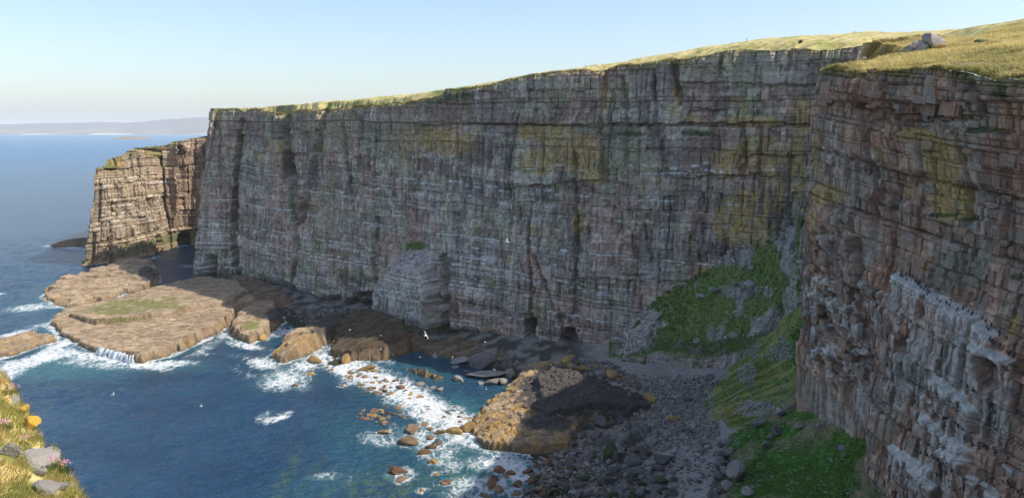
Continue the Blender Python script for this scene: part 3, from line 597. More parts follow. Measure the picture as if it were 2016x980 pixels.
# ================================================================== sea bed, beach and rubble ground (one sheet)
SH = [P(200, 715, -4), P(100, 700, -5), P(350, 690, -3), P(470, 690, -3), P(560, 720, -3), P(700, 800, -3), P(850, 880, -3), P(960, 960, -2), P(620, 720, -.5), P(740, 740, -.4), P(820, 790, -.4), P(900, 820, -.5), P(700, 900, -7), P(400, 900, -12), (-30, 120, -8), (-100, 180, -12), (-200, 250, -12),
      P(1050, 930, 0.0), P(1040, 980, 0.0), P(1060, 880, .6), P(1150, 960, 2.2), P(1250, 960, 3.5), P(1250, 860, 4.0), P(1180, 850, 2.6), P(1300, 800, 5.5), P(1380, 780, 6.5), P(1300, 900, 5), P(1400, 900, 7), P(1200, 740, 8), P(1120, 708, 5.2), P(1050, 712, 3.6), P(960, 690, 3), P(860, 690, .5), P(800, 700, -.5), P(900, 760, -1.4), P(1000, 760, -1.2), P(820, 720, -1.2),
      P(880, 740, -1.4), P(950, 730, -.6), P(640, 620, 2.2), P(700, 625, 2.6), P(600, 600, 3), P(560, 620, .4), P(680, 650, .6), P(560, 660, -.8), P(640, 690, -1), P(480, 590, 2), P(400, 545, -.6), P(330, 530, -1.0), P(320, 500, -.8), P(380, 500, -1), P(280, 525, -2), P(240, 560, -2), P(200, 640, -1), P(80, 640, -6), P(100, 560, -8), (60, 190, 12), (90, 225, 22), (70, 150, 22), (40, 120, 14), (20, 120, -1), (10, 150, -1.5), (30, 150, 4)]
shore_f = rbf(SH)
def shore_z(x, y):
    return shore_f(x, y) + (fbm(x / 7, y / 7, 321, 3) - 0.5) * 1.3 + (fbm(x / 1.7, y / 1.7, 322, 3) - 0.5) * 0.7
gx, gy = np.meshgrid(np.arange(-300, 112, 1.1), np.arange(70, 575, 1.1), indexing='ij')
gzz = np.clip(shore_z(gx, gy), -12, 30)
cc = mixc(np.broadcast_to(np.array((0.26, 0.235, 0.205)), gx.shape + (3,)), (0.075, 0.07, 0.06), sst(0.4, 0.6, fbm(gx / 4, gy / 4, 323, 3)))
cc = mixc(cc, (0.04, 0.045, 0.025), sst(1.8, 0.4, gzz)); cc = mixc(cc, (0.34, 0.31, 0.275), sst(3.0, 6.0, gzz + 2 * (fbm(gx / 5, gy / 5, 324, 3) - .5)) * sst(20, 34, gx))
i = gzz > -1.6; keep = i[:-1, :-1] | i[1:, :-1] | i[1:, 1:] | i[:-1, 1:]
cv = link('cove_ground', grid_mesh('cove_ground', np.stack([gx, gy, gzz], -1), M['shelf'], cc, False, keep=keep)); tag(cv, kind='structure')

# ================================================================== talus: scree pyramid and green slopes
def patch(name, poly, ctrl, res, rough, colour, mat, seed, label=None, skirt=3.0, kind='structure'):
    f0 = rbf(ctrl); poly = np.asarray([p[:2] for p in poly], float); lo = poly.min(0) - 1; hi = poly.max(0) + 1
    x, y = np.meshgrid(np.arange(lo[0], hi[0], res), np.arange(lo[1], hi[1], res), indexing='ij')
    f = lambda a, b: f0(a, b) + (fbm(a / 5, b / 5, seed, 3) - 0.5) * rough * 1.6 + (fbm(a / 1.1, b / 1.1, seed + 1, 3) - 0.5) * rough
    z = f(x, y); sd = inpoly_sd(x, y, poly) + (fbm(x / 2.5, y / 2.5, seed + 2, 3) - 0.5) * 2.2
    z = np.where(sd < 0, z + sd * skirt, z); ok = sd > -5.0
    keep = ok[:-1, :-1] & ok[1:, :-1] & ok[1:, 1:] & ok[:-1, 1:]
    px, py = proj(x, y, z); c = colour(x, y, z, px, py, sd)
    o = link(name, grid_mesh(name, np.stack([x, y, z], -1), M[mat], c, False, keep=keep)); tag(o, label, kind=kind)
    return o, f, poly
def pz(px, py, Y): return tuple(PY(px, py, Y))
PYR = [pz(1200, 692, 262), pz(1280, 610, 256), pz(1370, 560, 249), pz(1450, 526, 241), pz(1525, 492, 235), pz(1530, 560, 228), pz(1530, 640, 222), pz(1400, 690, 238), pz(1300, 700, 243), pz(1225, 700, 247), pz(1400, 620, 241), pz(1320, 650, 246), pz(1470, 640, 232), pz(1460, 690, 228)]
PYR_POLY = [pz(1188, 692, 264), (38, 264), (60, 251), (86, 235), (88, 228), pz(1536, 600, 224), pz(1535, 650, 221), pz(1470, 690, 227), pz(1400, 694, 236.5), pz(1300, 702, 243), pz(1222, 704, 247)]
PYR_GREEN = [(1440, 545, 110, 20, 1.3), (1350, 585, 80, 24, 1.3), (1510, 510, 26, 34, 1.3), (1530, 560, 12, 50, .9), (1370, 620, 70, 28, 1.1), (1300, 600, 30, 16, .9), (1420, 600, 40, 18, .8), (1400, 685, 36, 16, 1.1), (1310, 670, 30, 14, .7), (1330, 630, 12, 40, .7), (1255, 640, 20, 10, .5), (1490, 610, 18, 20, .6), (1480, 560, 30, 16, .3), (1490, 600, 34, 30, .8), (1340, 655, 60, 18, .9), (1450, 640, 40, 20, .7)]
def pyr_col(x, y, z, px, py, sd):
    n = fbm(x / 2, y / 2, 331, 4); c = mixc(np.broadcast_to(np.array((0.36, 0.34, 0.31)), x.shape + (3,)), (0.12, 0.11, 0.095), sst(.4, .6, n))
    g = blob_mask(px, py, PYR_GREEN, n)
    return mixc(c, mixc(np.broadcast_to(np.array((0.17, 0.26, 0.07)), x.shape + (3,)), (0.25, 0.28, 0.09), sst(.45, .6, fbm(x, y, 332, 3))), g)
pyr_o, pyr_f, _ = patch('scree_slope', PYR_POLY, PYR, 0.6, 0.9, pyr_col, 'turf', 71, 'grey scree pyramid with green turf heaped against the cliff', 2.0)
# second fan, yellowish green, running down to the boulder beach
FAN = [pz(1578, 612, 200), pz(1560, 650, 200), pz(1500, 680, 208), pz(1440, 735, 210), pz(1392, 790, 208), pz(1384, 830, 196), pz(1400, 856, 188), pz(1450, 840, 183), pz(1520, 790, 183), pz(1560, 740, 186), pz(1590, 700, 186), pz(1480, 760, 195), pz(1620, 650, 193), pz(1640, 800, 172)]
FAN_POLY = [pz(1620, 600, 203), pz(1578, 610, 202), pz(1500, 672, 211), pz(1438, 730, 213), pz(1384, 795, 210), pz(1376, 835, 197), pz(1400, 866, 187), pz(1470, 880, 176), pz(1560, 880, 168), pz(1680, 820, 165), pz(1680, 640, 192)]
def fan_col(x, y, z, px, py, sd):
    n = fbm(x / 2, y / 2, 341, 4); st = fbm((x * .6 + y * .8) / 1.4, (x * .8 - y * .6) / 9, 342, 4)
    c = mixc(np.broadcast_to(np.array((0.21, 0.28, 0.085)), x.shape + (3,)), (0.27, 0.25, 0.08), sst(.48, .62, st)); c = mixc(c, (0.15, 0.14, 0.12), sst(.58, .68, n * .5 + st * .5 - .02))
    c = mixc(c, (0.2, 0.175, 0.04), .8 * blob_mask(px, py, [(1500, 735, 26, 22, 1), (1450, 810, 26, 20, .8)], n))
    return mixc(c, (0.28, 0.265, 0.24), .85 * blob_mask(px, py, [(1470, 735, 20, 20, .9), (1460, 690, 40, 18, .8), (1540, 690, 30, 22, .8), (1490, 805, 40, 16, .9), (1420, 730, 14, 30, .7), (1400, 790, 8, 40, .6), (1560, 800, 40, 14, .6)], n))
fan_o, fan_f, _ = patch('green_slope', FAN_POLY, FAN, 0.45, 0.6, fan_col, 'turf', 73, 'yellow green slope running down from the cliff to the boulder beach', 2.5)
# closest cone with flowering plants
CONE = [pz(1692, 756, 105), pz(1700, 800, 103), pz(1620, 772, 112), pz(1560, 802, 117), pz(1500, 832, 120), pz(1440, 866, 121), pz(1428, 884, 118), pz(1440, 930, 111), pz(1425, 985, 104), pz(1500, 985, 100), pz(1600, 985, 96), pz(1700, 985, 92), pz(1600, 880, 106), pz(1520, 900, 110), pz(1680, 870, 100), pz(1760, 900, 93)]
CONE_POLY = [(56, 106), (54, 113), (50, 121), pz(1560, 794, 121), pz(1500, 830, 122), pz(1436, 863, 123), pz(1424, 884, 119), pz(1434, 930, 111), pz(1418, 985, 104), pz(1440, 1060, 93), pz(1600, 1100, 84), pz(1800, 1100, 80), (54, 92), (56, 106)]
CONE_GREEN = [(1650, 785, 70, 32, 1.2), (1690, 840, 30, 70, 1.1), (1580, 815, 40, 16, .9), (1500, 850, 70, 22, 1.2), (1640, 920, 50, 70, 1), (1560, 930, 110, 50, 1.0), (1600, 960, 100, 30, 1), (1560, 870, 30, 20, .6), (1680, 850, 24, 50, .9), (1450, 870, 20, 14, 1), (1480, 960, 40, 30, .8)]
def cone_col(x, y, z, px, py, sd):
    n = fbm(x / 1.5, y / 1.5, 351, 4); c = mixc(np.broadcast_to(np.array((0.25, 0.2, 0.115)), x.shape + (3,)), (0.14, 0.15, 0.06), sst(.42, .6, n))
    c = mixc(c, (0.11, 0.21, 0.04), blob_mask(px, py, CONE_GREEN, n)); return mixc(c, (0.13, 0.12, 0.11), sst(1.0, -0.5, sd + 2 * (n - .5)))
cone_o, cone_f, _ = patch('flowery_slope', CONE_POLY, CONE, 0.3, 0.45, cone_col, 'turf', 75, 'bright green slope with pale flowering plants below the near cliff', 4.0)
# low cliff step under the scree
def step_col(c):
    col = base_rock(c, 5, 0.5, 0.4) * 1.15; nz = fbm(c['S'] / 2, c['Z'] / 3, 361, 4)
    col = mixc(col, (0.5, 0.5, 0.48), 0.5 * sst(.5, .6, nz)); return mixc(col, MOSS, sst(2.0, .2, c['ztop'] - c['Z'] + 2 * (nz - .5)) * .8)
sp1 = Path([pz(1196, 706, 251), pz(1225, 708, 246), pz(1300, 718, 240), pz(1345, 738, 236.5), pz(1400, 752, 232), pz(1440, 720, 227), pz(1500, 700, 221)], 0.35, 1.0)
st1, st1_V, _c = wall('rock_step', sp1, 2.0, rim_from_pixels(sp1, [(1100, 700), (1225, 702), (1290, 690), (1340, 692), (1400, 700), (1450, 690), (1520, 660)], 0.03, 15), 0.35, 47, [(2.2, 3.0, .5, .35, .45), (1.0, 1.6, .25, .2, .3)], 0.03, 0.0, colour=step_col, big=0.8)
sp2 = Path([pz(1204, 738, 249), pz(1220, 742, 244), pz(1280, 752, 238), pz(1340, 765, 234), pz(1380, 772, 232), pz(1400, 758, 236)], 0.35, 1.0)
st2, st2_V, _c = wall('rock_step', sp2, 1.0, rim_from_pixels(sp2, [(1100, 715), (1225, 716), (1290, 733), (1340, 745), (1400, 752)], 0.03, 12), 0.35, 48, [(2.2, 3.0, .5, .35, .45), (1.0, 1.6, .25, .2, .3)], 0.03, 0.0, colour=step_col, big=0.8)
def lid(V, depth, n, name, rise=0.2):
    r = V[:, -1]; k = np.linspace(0, 1, n); x = r[:, :1] + depth[0] * k; y = r[:, 1:2] + depth[1] * k; z = r[:, 2:3] + rise * k * abs(depth[1]) + (fbm(x / 1.2, y / 1.2, 371, 3) - .5) * .8 * sst(0, .1, k)
    c = mixc(np.broadcast_to(np.array((0.075, 0.12, 0.03)), x.shape + (3,)), (0.16, 0.15, 0.12), sst(.5, .62, fbm(x / 2, y / 2, 372, 3)))
    o = link(name, grid_mesh(name, np.stack([x, y, z], -1), M['turf'], c, False, flip=True)); tag(o, kind='structure'); return o
lid(st1_V, (1.0, 8.0), 20, 'turf_ledge', .35); lid(st2_V, (1.5, 9.0), 22, 'turf_ledge', .42)
# ================================================================== rock shelves in the sea
SLABS = []
TAN, TAN2, WETB = (0.36, 0.275, 0.18), (0.27, 0.185, 0.115), (0.10, 0.075, 0.045)
def slab(name, label, outline, tops, res=0.45, steep=2.4, step=1.1, seed=1, jag=2.5, greens=(), ochre=0.0, darks=(), blk=(6.0, 3.0), blkamp=0.35, rot=0.6, base=-2.0, cat='rock shelf', wet=1.3, tint=1.0, rough=0.5):
    poly = np.array([P(*p)[:2] if len(p) == 3 else p for p in outline]); f = rbf([P(*p) for p in tops])
    if base < -1: SLABS.append(poly)
    lo, hi = poly.min(0) - 3, poly.max(0) + 3
    x, y = np.meshgrid(np.arange(lo[0], hi[0], res), np.arange(lo[1], hi[1], res), indexing='ij')
    cr, sr = math.cos(rot), math.sin(rot); u, v = x * cr + y * sr, -x * sr + y * cr
    u = u + (fbm(x / 6, y / 6, seed + 1, 3) - .5) * 3; v = v + (fbm(x / 6, y / 6, seed + 2, 3) - .5) * 2
    lay, d1, s1 = jit(v / blk[1], seed, 0.7); cell, d2, s2 = jit(u / blk[0] + h01(lay, seed) * 9, (lay * 17 + seed).astype(np.int64), 0.8)
    bv = h01(cell, lay, seed + 3)
    sd = inpoly_sd(x, y, poly) + (bv - 0.5) * jag + (fbm(x / 3, y / 3, seed + 4, 3) - .5) * jag
    top = f(x, y) + (bv - .5) * blkamp * 2 + (fbm(x / 1.2, y / 1.2, seed + 5, 4) - .5) * rough - 0.35 * (1 - sst(0, .16, d1 * blk[1] / 2)) - .35 * (1 - sst(0, .12, d2 * blk[0] / 3))
    dep = np.maximum(0, top - (base + 0.4 + steep * np.maximum(sd, -1.0) ** 1.0 + (sd < 0) * sd * 3))
    # eroded steps follow the bedding
    q = dep / step; fl = np.floor(q); fr = q - fl; dep = step * (fl + sst(0.72, 1.0, fr)) + 0.15 * (fbm(x / .8, y / .8, seed + 6, 2) - .5)
    z = top - np.where(dep > 0.2, dep, 0); ok = z > -2.2 if base < -1 else (sd > -1.2); z = np.where(base < -1, np.maximum(z, -2.6), np.maximum(z, base - 1.2))
    keep = ok[:-1, :-1] | ok[1:, :-1] | ok[1:, 1:] | ok[:-1, 1:]
    px, py = proj(x, y, z); n = fbm(x / 2.2, y / 2.2, seed + 7, 4); n2 = fbm(u / 6, v / .7, seed + 8, 4)
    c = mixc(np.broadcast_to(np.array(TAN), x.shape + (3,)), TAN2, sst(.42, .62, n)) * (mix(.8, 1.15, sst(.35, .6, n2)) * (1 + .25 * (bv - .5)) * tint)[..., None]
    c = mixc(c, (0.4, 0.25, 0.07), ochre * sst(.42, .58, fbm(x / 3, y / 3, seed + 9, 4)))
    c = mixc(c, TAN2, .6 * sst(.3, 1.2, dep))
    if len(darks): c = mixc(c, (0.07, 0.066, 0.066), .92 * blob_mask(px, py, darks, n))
    if len(greens): c = mixc(c, (0.16, 0.17, 0.05), .8 * blob_mask(px, py, greens, n))
    c = mixc(c, WETB, .75 * sst(wet, 0.2, z + 1.2 * (n - .5))); c = mixc(c, (.4, .27, .1), .5 * sst(.5, .6, n) * sst(2.4, 1.2, z) * sst(.2, 1.0, z))
    o = link(name, grid_mesh(name, np.stack([x, y, z], -1), M['shelf'], c, False, keep=keep)); tag(o, label, cat)
    return o
slab('rock_shelf', 'largest sunlit tan rock shelf sloping into the sea, with a small cascade on its edge',
     [(96, 642, 0), (120, 662, 0), (160, 682, 0), (215, 704, 0), (280, 714, 0), (340, 699, 0), (395, 674, 0), (440, 652, 0), (463, 640, 0), (470, 622, 0), (520, 600, 2), (500, 560, 3), (430, 549, 3), (380, 556, 1), (300, 578, 0), (200, 600, 0), (120, 618, 0)],
     [(130, 640, 2.0), (200, 675, 2.2), (280, 690, 3.2), (330, 680, 3.6), (420, 630, 4.6), (460, 610, 5.0), (200, 625, 3.0), (300, 640, 3.4), (300, 600, 3.2), (430, 570, 4.5), (480, 575, 5), (140, 625, 2.4)], seed=501, blk=(16, 5), blkamp=.2, rot=-.35, step=1.4, greens=[(300, 655, 60, 8, .3)], jag=2.2)
slab('rock_shelf', 'upper tier of tan rock with green weed, lying on the largest shelf',
     [(187, 637, 3), (250, 633, 3.2), (300, 628, 3.4), (350, 618, 3.8), (400, 608, 4.2), (458, 600, 4.6), (490, 580, 5), (470, 558, 5), (420, 550, 5), (370, 552, 4), (300, 568, 3), (250, 586, 2.6), (180, 606, 2.4), (140, 622, 2.4)],
     [(190, 622, 4.7), (300, 612, 5.2), (450, 585, 6.8), (440, 562, 6.4), (380, 560, 5.4), (300, 578, 4.2), (170, 612, 3.6)], seed=511, base=2.2, steep=3.0, step=.9, blk=(14, 6), blkamp=.18, rot=-.35, jag=1.8, greens=[(270, 600, 110, 14, .68), (220, 612, 60, 9, .7), (240, 630, 60, 6, .6), (340, 588, 40, 6, .55)])
slab('rock_shelf', 'sunlit stepped shelf of brown blocks nearest to the headland',
     [(84, 584, 0), (100, 596, 0), (104, 606, 0), (150, 606, 0), (200, 594, 0), (240, 582, 0), (300, 568, 0), (312, 552, 0), (304, 528, 0), (262, 522, 0), (200, 538, 0), (120, 558, 0)],
     [(95, 578, 2.0), (120, 600, 1.4), (180, 588, 1.8), (240, 570, 2.6), (240, 540, 4), (290, 530, 4.6), (290, 560, 3), (150, 560, 3.2)], seed=521, blk=(9, 5), blkamp=.7, rot=-.3, jag=4, step=1.2, darks=[(290, 538, 20, 16, 1)])
slab('reef', 'low wet reef awash at the left edge of the picture', [(-60, 672, 0), (0, 668, 0), (60, 660, 0), (105, 664, 0), (113, 673, 0), (70, 684, 0), (20, 700, 0), (-40, 722, 0)], [(0, 678, 1.2), (90, 668, 1.6), (40, 680, 1.0), (-40, 690, 1.2)], seed=531, blkamp=.4, jag=3, wet=1.4, cat='reef')
slab('reef', 'small flat reef in the sea left of the headland foot', [(98, 483, 0), (130, 476, 0), (176, 473, 0), (180, 482, 0), (130, 488, 0), (104, 489, 0)], [(110, 484, .7), (165, 478, 1.6), (140, 483, 1.0)], seed=541, res=.7, jag=3, cat='reef', wet=.1, base=-2.01, blkamp=.3)
slab('rock_shelf', 'tan block of rock with a lichened top between two surf gullies', [(450, 662, 0), (470, 673, 0), (492, 677, 0), (525, 664, 0), (560, 634, 0), (545, 604, 1), (505, 612, 0), (470, 632, 0)], [(470, 640, 4.5), (520, 626, 5.2), (500, 655, 3.2), (470, 662, 3), (545, 618, 4.4)], seed=551, jag=1.6, steep=3.5, greens=[(495, 640, 22, 10, .9)], darks=[(545, 620, 24, 16, 1)])  # the dark patch paints shade over the cliffward end
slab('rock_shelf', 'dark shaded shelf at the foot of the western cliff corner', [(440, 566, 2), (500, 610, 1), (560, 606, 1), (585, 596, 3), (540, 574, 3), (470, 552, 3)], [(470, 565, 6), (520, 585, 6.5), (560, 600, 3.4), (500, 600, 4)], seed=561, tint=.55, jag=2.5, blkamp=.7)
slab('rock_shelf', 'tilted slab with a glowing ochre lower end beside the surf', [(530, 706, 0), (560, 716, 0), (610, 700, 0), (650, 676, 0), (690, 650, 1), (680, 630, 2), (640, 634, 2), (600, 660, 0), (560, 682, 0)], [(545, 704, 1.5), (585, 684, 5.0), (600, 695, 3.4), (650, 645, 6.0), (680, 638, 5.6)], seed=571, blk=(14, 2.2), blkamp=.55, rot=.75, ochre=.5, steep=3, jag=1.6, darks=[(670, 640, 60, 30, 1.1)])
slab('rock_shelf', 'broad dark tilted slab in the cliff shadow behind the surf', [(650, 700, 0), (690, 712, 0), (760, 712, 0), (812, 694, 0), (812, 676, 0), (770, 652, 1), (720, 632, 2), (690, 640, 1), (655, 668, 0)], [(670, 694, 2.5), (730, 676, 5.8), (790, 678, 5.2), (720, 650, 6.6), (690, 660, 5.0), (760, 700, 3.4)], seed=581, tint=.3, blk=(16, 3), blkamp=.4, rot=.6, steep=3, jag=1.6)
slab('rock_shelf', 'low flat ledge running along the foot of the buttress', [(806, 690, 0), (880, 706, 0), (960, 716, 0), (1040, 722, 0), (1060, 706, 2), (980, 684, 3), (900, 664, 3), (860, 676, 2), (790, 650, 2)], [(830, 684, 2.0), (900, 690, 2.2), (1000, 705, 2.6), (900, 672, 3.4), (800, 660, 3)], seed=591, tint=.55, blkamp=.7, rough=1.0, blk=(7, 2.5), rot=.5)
for a, b, cc_ in [((770, 716), (890, 744), 'long ridge of ribbed rock rising from the dark pool')]:
    slab('rib_rock', cc_, [(768, 712, 0), (810, 712, 0), (860, 722, 0), (894, 738, 0), (890, 748, 0), (850, 748, 0), (800, 732, 0)], [(790, 720, 1.4), (850, 732, 2.0), (885, 742, 1.4)], seed=601, tint=.8, blk=(6, 2.2), blkamp=.8, rot=1.25, steep=2.0, cat='rock')
# the big domed slab at the mouth of the boulder beach
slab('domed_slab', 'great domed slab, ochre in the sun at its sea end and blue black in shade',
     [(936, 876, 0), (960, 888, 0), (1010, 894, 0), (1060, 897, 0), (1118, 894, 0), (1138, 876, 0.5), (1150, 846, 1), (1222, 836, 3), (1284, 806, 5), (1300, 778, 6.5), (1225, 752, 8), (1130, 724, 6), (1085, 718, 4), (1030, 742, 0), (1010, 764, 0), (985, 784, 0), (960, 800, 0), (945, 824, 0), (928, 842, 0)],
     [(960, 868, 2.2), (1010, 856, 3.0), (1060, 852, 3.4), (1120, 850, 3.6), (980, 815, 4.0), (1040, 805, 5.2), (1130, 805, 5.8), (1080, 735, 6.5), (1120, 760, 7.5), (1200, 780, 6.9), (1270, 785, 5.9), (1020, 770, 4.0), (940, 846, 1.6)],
     res=.32, seed=611, rough=.9, blk=(3.0, 2.0), blkamp=.4, rot=.5, jag=1.4, steep=3.2, step=1.6, ochre=.6, darks=[(1130, 770, 110, 50, 1.3), (1230, 790, 80, 40, 1.3), (1080, 830, 50, 20, .9), (1130, 860, 20, 20, .5)])  # darks paint the shaded part blue black, leaving ochre where the sun reaches
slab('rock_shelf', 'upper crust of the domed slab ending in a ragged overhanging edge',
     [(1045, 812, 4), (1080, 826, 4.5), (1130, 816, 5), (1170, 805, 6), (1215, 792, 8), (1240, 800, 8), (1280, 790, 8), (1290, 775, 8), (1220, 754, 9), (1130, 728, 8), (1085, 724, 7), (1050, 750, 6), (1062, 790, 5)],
     [(1060, 812, 5.8), (1100, 814, 6.6), (1170, 795, 7.8), (1230, 785, 7.6), (1100, 745, 8.2), (1180, 765, 8.4), (1270, 785, 6.6)], res=.32, seed=621, base=2.5, rough=.7, blk=(1.8, 1.4), blkamp=.35, rot=.5, jag=1.6, steep=4, step=1.3, darks=[(1160, 770, 220, 90, 1.5)])  # dark crust, blackened further to paint in the shade lying over it

# ================================================================== loose stones
def ico(sub):
    import bmesh
    bm = bmesh.new(); bmesh.ops.create_icosphere(bm, subdivisions=sub, radius=1.0)
    V = np.array([v.co[:] for v in bm.verts]); Fc = np.array([[v.index for v in f.verts] for f in bm.faces]); bm.free(); return V, Fc
ICO3, ICO1 = ico(3), ico(1)
def boulder_shape(rng, base, npl=11, rough=.05):
    V, Fc = base; d = V / np.linalg.norm(V, axis=1)[:, None]
    N = rng.normal(size=(npl, 3)); N[:, 2] *= .8; N /= np.linalg.norm(N, axis=1)[:, None]; k = rng.uniform(.5, 1.0, npl)
    dn = d @ N.T; r = np.where(dn > .05, k / np.maximum(dn, .05), 9.0).min(1); r = np.minimum(r, 1.25)
    r += rough * (fbm(d[:, 0] * 3 + 5 * d[:, 2], d[:, 1] * 3, int(rng.integers(1e6)), 3) - .5) * 2
    return d * r[:, None]
rng = np.random.default_rng(5)
BV = [boulder_shape(rng, ICO3, int(rng.integers(6, 12)), .05) for _ in range(14)]
BV.append(boulder_shape(rng, ICO3, 18, .07))
BSM = [boulder_shape(rng, ICO1, 9, 0) for _ in range(10)]
BM = {}
def boulder_mesh(kind, k):
    key = (kind, k)
    if key not in BM: BM[key] = raw_mesh('boulder', BV[k], ICO3[1], M[kind], None, False)
    return BM[key]
pyr = random.Random(3)
FOAMPTS = []
def boulder(px, py, w, kind, h=0.62, zf=None, name='boulder', label=None, cat='boulder', group=None, foam=0, loc=None, sunk=.25, rz=None):
    p = loc if loc is not None else P(px, py, 0.0)
    if zf is not None and loc is None:
        for _ in range(6): p = P(px, py, float(zf(np.array([p[0]]), np.array([p[1]]))[0]))
    r = w * .5 * float(np.linalg.norm(np.asarray(p) - np.array([0, 0, H]))) / F
    o = link(name, boulder_mesh(kind, pyr.randrange(14)))
    hz = r * h * pyr.uniform(.9, 1.15); o.scale = (r * pyr.uniform(.95, 1.2), r * pyr.uniform(.6, 1.1), hz)
    o.location = (p[0], p[1], p[2] + hz * (1 - sunk * 2) * .7); o.rotation_euler = (pyr.uniform(-.25, .25), pyr.uniform(-.25, .25), pyr.uniform(0, 6.3) if rz is None else rz)
    if foam: FOAMPTS.append((p[0], p[1], r * 1.5, foam))
    if label and '{' in label:
        label = label.format(c={'dark': 'blackish', 'grey': 'grey', 'pale': 'pale grey', 'tan': 'tan', 'ochre': 'golden', 'red': 'reddish brown', 'greenweed': 'weed green'}[kind], s='small' if w < 10 else 'middling' if w < 16 else 'big',
            z='beside the domed slab' if py < 880 and px < 1260 else 'at the water edge' if px < 1120 else 'under the flowery slope' if px > 1330 else 'on the lower middle of the beach' if py > 925 else 'in the middle of the beach', q='beside the tilted slabs' if py < 760 else 'in the wide middle' if px > 800 else 'at the seaward fringe')
    tag(o, label, cat, group); return o
SURF = [(807, 868, 36, 'tan', .5, 'broad brown surf boulder, largest of those standing off the domed slab'), (837, 893, 24, 'red', .7, 'reddish brown boulder just seaward of a pair of dark brown ones'), (849, 880, 20, 'tan', .6, None), (861, 873, 16, 'dark', .7, None), (849, 909, 20, 'tan', .6, None), (780, 931, 34, 'red', .4, 'weed red boulder alone in a patch of white swirl'), (788, 946, 26, 'tan', .3, None), (880, 951, 18, 'red', .7, None), (830, 967, 18, 'ochre', .4, None),
        (811, 848, 30, 'tan', .5, None), (835, 838, 16, 'tan', .5, None), (847, 847, 20, 'tan', .6, None), (866, 854, 20, 'tan', .6, None), (849, 863, 14, 'red', .5, None), (755, 851, 22, 'ochre', .4, None), (610, 737, 16, 'ochre', .4, 'small golden boulder alone in the surf beyond the tilted slabs'), (583, 759, 12, 'tan', .5, None), (674, 761, 14, 'tan', .4, None), (724, 728, 30, 'ochre', .4, None), (738, 731, 14, 'ochre', .5, None),
        (623, 711, 28, 'ochre', .45, 'long ochre boulder in white water beside the tilted slab'), (682, 713, 24, 'ochre', .9, 'bright ochre block at the seaward foot of the broad dark slab'), (521, 668, 18, 'ochre', .7, None), (894, 852, 30, 'ochre', .5, None), (912, 843, 26, 'tan', .5, None), (930, 848, 30, 'ochre', .7, None), (864, 853, 18, 'tan', .4, None), (860, 872, 14, 'tan', .5, None), (876, 951, 16, 'tan', .5, None), (859, 933, 14, 'ochre', .4, None), (984, 929, 20, 'red', .6, None), (1006, 931, 16, 'red', .6, None), (998, 939, 14, 'tan', .7, None),
        (976, 943, 16, 'red', .7, None), (966, 953, 30, 'red', .6, 'large weed red boulder in foam off the corner of the domed slab'), (1020, 953, 22, 'tan', .6, 'smooth tan boulder in foam at the edge of the dark beach'), (985, 966, 22, 'tan', .5, None), (1016, 972, 20, 'ochre', .5, None), (954, 977, 18, 'tan', .5, None), (857, 911, 18, 'ochre', .5, None), (904, 832, 10, 'tan', .5, None), (874, 823, 10, 'tan', .5, None), (933, 827, 12, 'tan', .5, None), (1040, 930, 20, 'red', .6, None), (1048, 948, 26, 'red', .6, None), (1060, 968, 30, 'tan', .6, None)]
for x, y, w, k, h, lb in SURF:
    boulder(x, y, w, k, h, label=lb or {'tan': '{s} tan boulder half drowned in the sunlit surf, {q}', 'ochre': '{s} golden boulder half drowned in the sunlit surf, {q}', 'red': '{s} weed red boulder half drowned in the sunlit surf, {q}', 'dark': 'dark brown boulder in the sunlit surf, behind a redder one'}[k], group='boulders in the sunlit surf', foam=1, name='surf_boulder')
def in_quad(rnd, pts):
    a, b, c, d = pts; u, v = rnd.random(), rnd.random()
    return ((a[0] * (1 - u) + b[0] * u) * (1 - v) + (d[0] * (1 - u) + c[0] * u) * v, (a[1] * (1 - u) + b[1] * u) * (1 - v) + (d[1] * (1 - u) + c[1] * u) * v)
for q, n, lo, hi in [([(640, 722), (740, 722), (870, 800), (720, 775)], 46, 7, 14), ([(700, 806), (790, 796), (800, 835), (715, 835)], 34, 7, 15), ([(780, 760), (900, 800), (930, 830), (800, 830)], 16, 7, 13)]:
    for _ in range(n):
        x, y = in_quad(pyr, q); k = pyr.choice(['tan', 'tan', 'ochre', 'red'])
        boulder(x, y, pyr.uniform(lo, hi), k, .45, label='{s} {c} rock awash in the white surf band, {q}', group='small rocks awash in the surf', foam=.5, sunk=.35, name='surf_rock', cat='rock')
POOL = [(946, 722, 46, 'dark', .75, 'big angular blue black boulder standing in the dark pool'), (955, 742, 62, 'grey', .25, 'wide flat grey rock under the big angular boulder'), (971, 755, 26, 'grey', .6, None), (991, 753, 26, 'grey', .6, None), (1007, 741, 28, 'grey', .65, None), (1027, 748, 20, 'greenweed', 1.0, 'weed green boulder beside the domed slab'), (902, 749, 26, 'grey', .5, None), (902, 713, 34, 'grey', .35, None), (830, 757, 20, 'grey', .6, None), (853, 765, 14, 'grey', .6, None), (866, 768, 14, 'grey', .6, None), (857, 702, 14, 'grey', .6, None), (1043, 720, 12, 'grey', .6, None), (896, 724, 14, 'grey', .3, None), (946, 755, 12, 'grey', .5, None), (975, 736, 20, 'dark', .4, None), (920, 732, 16, 'dark', .4, None)]
for x, y, w, k, h, lb in POOL:
    boulder(x, y, w, k, h, label=lb or '{s} {c} boulder in the dark pool below the cliff', group='boulders in the dark pool', name='pool_boulder')
